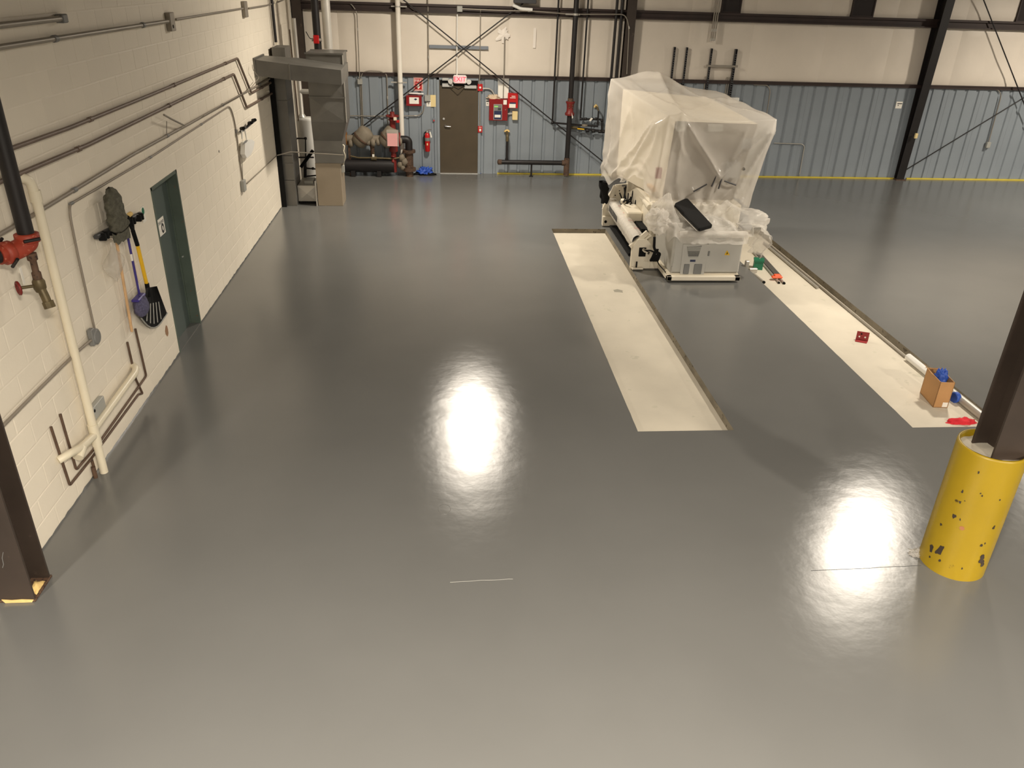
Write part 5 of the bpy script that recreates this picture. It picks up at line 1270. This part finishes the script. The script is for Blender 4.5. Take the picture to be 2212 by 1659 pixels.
# top cap: bilinear between the edges
base = len(vs); idx = {}
def cap(i, j):       # i along left(0)->right(n4), j front(0)->back(n4)
    if i == 0: return (n4-j) % NU
    if j == 0: return n4+i
    if i == n4: return 2*n4+j
    if j == n4: return (3*n4+(n4-i)) % NU
    if (i,j) in idx: return idx[(i,j)]
    s, t = i/n4, j/n4
    Lp, Rp, Fp, Bp = vs[(n4-j) % NU], vs[2*n4+j], vs[n4+i], vs[(3*n4+n4-i) % NU]
    c00, c10, c11, c01 = vs[n4], vs[2*n4], vs[3*n4], vs[0]
    p = Lp*(1-s)+Rp*s+Fp*(1-t)+Bp*t-(c00*(1-s)*(1-t)+c10*s*(1-t)+c11*s*t+c01*(1-s)*t)
    z = -.05*math.sin(3.14*s)*math.sin(3.14*t)
    z += ridge(s,t,.12,0,.42,1,.05,.10,.8)+ridge(s,t,0,0,.1,1,.05,.03,.8)+ridge(s,t,1,0,.42,1,.05,.06,.8)+ridge(s,t,.12,0,1,.75,.05,.03,.8)
    z += ridge(s,t,.02,.5,.98,.62,.04,.03,.8)+.02*noise.noise(p*2.2)
    p = p+V((0,0,z*min(1,7*min(s,1-s,t,1-t))))
    vs.append(p); idx[(i,j)] = len(vs)-1; return len(vs)-1
for j in range(n4):
    for i in range(n4):
        fs.append((cap(i,j), cap(i+1,j), cap(i+1,j+1), cap(i,j+1)))
mb.add(vs, fs, True)
o = obj('film_cover', mb, M['film'], mach); o['label'] = 'milky plastic film tented over the upper body'
# crumpled film heaped on the cabinet and hanging down its right side
def rnoise(p, f, sd): return 1-abs(noise.noise(V((p.x*f+sd, p.y*f, p.z*f+sd)))*2)
def heap(u, v):
    # u: left -> right then down the right side ; v: front -> back
    y_ = 11.70+1.2*v
    ul = u/.62
    if u <= .62:
        x_ = 6.74+1.26*ul; z_ = .80; nrm = V((0,-.15,1))
        if ul < .16: z_ += .10*math.sin(ul/.16*3.14); 
        z_ += .34*math.exp(-abs(ul-.13)/.06-((v-.62)/.22)**2)+.17*v*v
    else:
        w__ = (u-.62)/.38
        x_ = 8.0+.40*math.sin(min(1,w__*1.5)*1.571)-.12*max(0,w__-.7)/.3*.9; z_ = .90-.52*w__**1.6; nrm = V((1,-.4,.45))
        y_ = 11.76+(1.15-.35*w__)*v
    p = V((x_, y_, z_))
    if v < .12 and u <= .66: p.z -= (.12-v)/.12*.16; p.y -= .03
    c_ = rnoise(p, 2.2, 3)*.10+rnoise(p, 5.0, 9)*.055+rnoise(p, 11, 5)*.02-.09
    if u > .52 and v > .25: c_ += .24*math.sin((v-.3)/.7*3.14)*math.exp(-((u-.7)/.1)**2)
    k_ = min(1, .35+v*4) if u < .62 else 1
    p = p+nrm*c_*k_
    p += V((noise.noise(p*3.1), noise.noise(p*2.7+V((4,4,4))), 0))*.05
    if u <= .6 and p.z < .775 and v > .1: p.z = .775+.2*abs(.775-p.z)
    return p
o = obj('crumpled_film', MB().grid(heap, 110, 64), M['film2'], mach); o['label'] = 'crumpled clear film heaped over the cabinet top'
def lump2(u, v):
    c0 = Y(1421,478,12.1); a = u*6.2832; b__ = (v-.5)*3.1416
    d_ = V((math.cos(b__)*math.cos(a), math.cos(b__)*math.sin(a), math.sin(b__)))
    n_ = .62+.5*rnoise(d_, 1.4, 3)+.16*rnoise(d_, 4, 1)-.15
    return c0+V((d_.x*.20*n_, d_.y*.34*n_, d_.z*.20*n_))
obj('crumpled_film', MB().grid(lump2, 44, 26, wrap=True), M['film2'], mach)
obj('film_roll', MB().grid(lambda u, v: V((6.92+1.08*v, 11.735, .775))+V((0, .055*math.cos(u*6.2832), .05*math.sin(u*6.2832)))*(1+.25*noise.noise(V((v*9,math.cos(u*6.28)*1.5,math.sin(u*6.28)*1.5)))), 16, 60, wrap=True), M['film2'], mach)
# black slab lying on the film
za, zb = 1.0, .90
k4 = [F(1456,443,za), F(1484,430,za), F(1539,489,zb), F(1510,497,zb)]
a_, b_, c_, d_ = k4
nn = (b_-a_).cross(d_-a_).normalized()
if nn.z < 0: nn = -nn
def rr(P_, Q_, k): return P_.lerp(Q_, k)
prf = []
wid = (b_-a_)
sl = MB(); rings_ = []
for v_ in (0,.02,.5,.98,1.0):
    l_, r__ = a_.lerp(d_, v_), b_.lerp(c_, v_); q = []
    sh = .9 if v_ in (0,1.0) else 1
    for cx_, cy_ in ((0,-.6),(.06,-1),(.94,-1),(1,-.6),(1,.6),(.94,1),(.06,1),(0,.6)):
        q.append(l_.lerp(r__, .5+(cx_-.5)*sh)+nn*(.03*cy_*sh))
    rings_.append(q)
vs_ = [p for q in rings_ for p in q]; fs_ = []
for i in range(4):
    for j in range(8): k = (j+1) % 8; fs_.append((i*8+j, i*8+k, (i+1)*8+k, (i+1)*8+j))
fs_ += [tuple(range(8))[::-1], tuple(range(32,40))]
t2 = thing('armrest_pad', 'long flat black padded slab lying on the crumpled film over the machine', 'pad', (a_+c_)/2)
obj('pad', sl.add(vs_, fs_), M['black'], t2)
e0_, e1_ = a_.lerp(d_, .25)-nn*.035, a_.lerp(d_, .95)-nn*.035
obj('metal_edge', MB().tube([e0_, e1_], .012, 6), M['chrome'], t2)

# ================================================================== things on the floor and in the right channel
def fz(x_, y_, h=0): return F(x_, y_, -PD+h)
# tubes lying along the far edge of the channel
a_, b_ = fz(1652,524,.03), fz(1771,621,.03)
solo('steel_tube', MB().tube([V((9.27,a_.y,-PD+.022)), V((9.27,b_.y,-PD+.022))], .022, 8), M['galv_flat'], 'grey steel tube in the concrete channel, the one behind which a thinner rod carries on', 'tube', (9.27,b_.y,-PD))
solo('steel_rod', MB().tube([V((9.34,13.9,-PD+.018)), V((9.345,9.0,-PD+.018))], .017, 8), M['conduit'], 'very long thin grey rod running along the far edge of the concrete channel', 'rod', (9.34,9,-PD))
p0, p1 = fz(1966,772,.045), fz(2135,898,.045)
t_ = thing('plastic_tube', 'thick shiny pale tube at the near end of the channel edge, behind the cardboard box', 'tube', (9.36,8.2,-PD))
obj('tube', MB().tube([V((9.345,p0.y,-PD+.048)), V((9.365,7.12,-PD+.048))], .046, 14), M['galv_flat'], t_)
obj('white_end', MB().tube([V((9.345,p0.y+.01,-PD+.048)), V((9.35,p0.y-.55,-PD+.048))], .0475, 14), M['white'], t_)
# bundle of rods with an orange clip
for i, (q0, q1, r, lab) in enumerate((((1627,545),(1683,611),.016,'thin grey rod nearest the machine in the pair held by the orange clip'),((1636,545),(1694,612),.018,'grey rod farther from the machine in the pair held by the orange clip'))):
    P_, Q_ = fz(*q0, r), fz(*q1, r); t_ = thing('steel_rod', lab, 'rod', Q_, 'rods held by the orange clip')
    obj('rod', MB().tube([P_, Q_], r, 8), M['galv_flat'], t_); d_ = (Q_-P_).normalized()
    obj('end_cap', MB().cyl(Q_-d_*.02, Q_+d_*.01, r*1.15, 8), M['black'], t_)
P_, Q_ = fz(1638,549,.02), fz(1681,597,.02); d_ = (Q_-P_).normalized(); n_ = V((d_.y,-d_.x,0))
solo('steel_flat', MB().prism([P_-n_*.05, Q_-n_*.05, Q_+n_*.05, P_+n_*.05], (0,0,.02)), M['galv'], 'grey flat steel bar lying beside the clipped rods in the channel', 'bar', P_)
c0 = fz(1678,600,.04)
mb = MB().cbox(c0.x-.09,c0.x+.09,c0.y-.035,c0.y+.035,c0.z-.005,c0.z+.03,.012).cbox(c0.x-.05,c0.x+.06,c0.y-.02,c0.y+.05,c0.z-.01,c0.z+.055,.012)
solo('orange_clip', mb, M['orange'], 'bright orange clip across the grey rods in the concrete channel', 'clip', c0)
P_, Q_ = fz(1618,572,.022), fz(1652,612,.022)
P2 = V((8.41,12.75,-PD+.022)); Q2 = V((8.47,11.86,-PD+.022))
t_ = thing('steel_channel', 'short grey steel channel beside the machine skid with a clamp on it', 'bar', Q2)
obj('channel', MB().tube([P2, Q2], .022, 8), M['galv_flat'], t_)
obj('end_cap', MB().cyl(Q2, Q2+V((.001,-.02,0)), .025, 8), M['black'], t_)
obj('clamp', MB().cbox(8.36,8.42,12.45,12.52,-.06,.10,.008).cbox(8.38,8.52,12.3,12.36,-.06,.02,.008), M['galv_flat'], t_)
g = fz(1634,580,0)
t_ = thing('green_box', 'small green plastic box standing by the foot of the wrapped machine', 'box', g)
gx, gy = g.x, g.y
obj('body', MB().prism([(gx-.08,gy-.06,-PD),(gx+.07,gy-.09,-PD),(gx+.12,gy+.05,-PD),(gx-.03,gy+.10,-PD)], (0,0,.14)), M['green'], t_)
obj('lid', MB().prism([(gx-.09,gy-.065,-PD+.14),(gx+.075,gy-.1,-PD+.14),(gx+.13,gy+.055,-PD+.14),(gx-.035,gy+.11,-PD+.14)], (0,0,.03)), M['green'], t_)
# cardboard box with tape rolls
bx = fz(2016,876,0)
k0, k1, k2 = fz(1987,848), fz(2015,880), fz(2043,881)
d1_ = (k2-k1); d1_.z = 0; L1 = d1_.length; d1_.normalize(); d2_ = (k0-k1).normalized(); L2 = (k0-k1).length; Hb = .33
t_ = thing('cardboard_box', 'open brown cardboard box standing in the concrete channel with blue tape in it', 'box', k1)
def wall_(a_, b_, nrm): obj('side', MB().prism([a_, b_, b_+V((0,0,Hb)), a_+V((0,0,Hb))], nrm*.008), M['cardboard'], t_)
L1 = .17
c0, c1 = k1, k1+d1_*L1; c2, c3 = c1+d2_*L2, k1+d2_*L2
wall_(c0, c1, d2_); wall_(c1, c2, -d1_); wall_(c2, c3, -d2_); wall_(c3, c0, d1_)
obj('bottom', MB().prism([c0, c1, c2, c3], (0,0,.008)), M['cardboard'], t_)
top = V((0,0,Hb))
obj('flap', MB().prism([c3+top, c3.lerp(c0,.55)+top, c3.lerp(c0,.5)+top-d1_*.04+V((0,0,.02)), c3+top-d1_*.05+V((0,0,.05))], (0,0,.006)), M['cardboard'], t_)
obj('flap', MB().prism([c2+top, c3+top, c3+top+d2_*.05-V((0,0,.02)), c2+top+d2_*.06-V((0,0,.03))], (0,0,.006)), M['cardboard'], t_)
obj('label_patch', MB().prism([c0+d1_*(L1-.07)+V((0,0,.01)), c0+d1_*(L1-.01)+V((0,0,.01)), c0+d1_*(L1-.01)+V((0,0,.07)), c0+d1_*(L1-.07)+V((0,0,.07))], d2_*-.002), M['paper'], t_)
mid = (c0+c1+c2+c3)/4
solo('tape_ball', lump(mid+V((.0,.0,.26)), .07, .09, .15, 4, .28, 34, 18, 3.0), M['blue_tape'], 'crumpled ball of blue masking tape sticking out of the cardboard box', 'tape', mid+V((0,0,.26)))
solo('dark_pouch', MB().cbox(mid.x-.03,mid.x+.05,mid.y-.09,mid.y-.01,.009-PD,.25-PD,.015), M['black'], 'dark pouch inside the open cardboard box below the blue tape', 'pouch', mid)
q = fz(2052,868,0); tc_ = q+V((.03,.0,.06))
mb = MB().tube([tc_+V((.015*0+.05*math.cos(k*.3927)*.25, .05*math.cos(k*.3927), .055*math.sin(k*.3927))) for k in range(17)], .012, 6, caps=False)
mb = MB()
rt = [(.05,-.025),(.065,-.025),(.065,.025),(.05,.025)]
solo('tape_roll', MB().lathe(rt+[rt[0]], tc_+V((.02,0,.0)), (1,.2,0), 22), M['blue_tape'], 'roll of blue masking tape on edge right beside the cardboard box', 'tape', tc_)
# red angle bracket
r0 = fz(1858,735,0); ba = -.42
ca, sa = math.cos(ba), math.sin(ba)
def rp(x_, y_, z_): return r0+V((x_*ca-y_*sa, x_*sa+y_*ca, z_))
t_ = thing('angle_bracket', 'dark red steel angle bracket with bolt holes lying in the concrete channel', 'bracket', r0)
obj('plate', MB().prism([rp(-.06,.0,0),rp(.10,.0,0),rp(.10,.02,.12),rp(-.06,.02,.12)], rp(0,.008,0)-r0).prism([rp(-.06,0,0),rp(.10,0,0),rp(.08,-.09,0),rp(-.07,-.08,0)], (0,0,.008)), M['red_bracket'], t_)
for x_, z_ in ((-.02,.05),(.055,.05),(.0,.09)): obj('bolt_hole', MB().lathe([(.012,-.001),(.012,.001)], rp(x_, z_*.167-.0015, z_), rp(0,-1,.16)-r0, 8), M['paper'] if z_ < .06 else M['black'], t_)
p = fz(2088,922,0)
solo('red_cloth', lump(p+V((0,.1,0)), .17, .06, .05, 6, .4, 26, 10), M['rag_red'], 'crumpled red cloth at the near end of the concrete channel behind the bollard', 'cloth', p)
# grey scuff marks on the left strip
p = fz(1336,629,0); mb = MB().prism([p+V((.10*math.cos(k*.785)*random.uniform(.5,1.1), .09*math.sin(k*.785)*random.uniform(.4,1.1), .0008)) for k in range(8)], (0,0,.0008))
obj('smear', mb, mat('grey_smear',(150,146,132),.8), floor)
# blue masking tape scraps at the door jambs
for q in ((951,373),(1035,374)):
    p = F(*q); solo('tape_scrap', MB().cbox(p.x-.05,p.x+.05,p.y-.03,p.y+.02,.0,.006,.002), M['blue_tape'], 'scrap of blue masking tape on the floor at the %s jamb of the exit door' % ('left' if q[0] < 1000 else 'right'), 'tape', p, 'blue tape scraps')

p = F(1984,1196)
solo('film_scrap', lump(p, .075, .05, .03, 12, .8, 26, 10, 3.5), M['film2'], 'small shiny scrap of torn film on the floor against the foot of the yellow bollard', 'scrap', p)
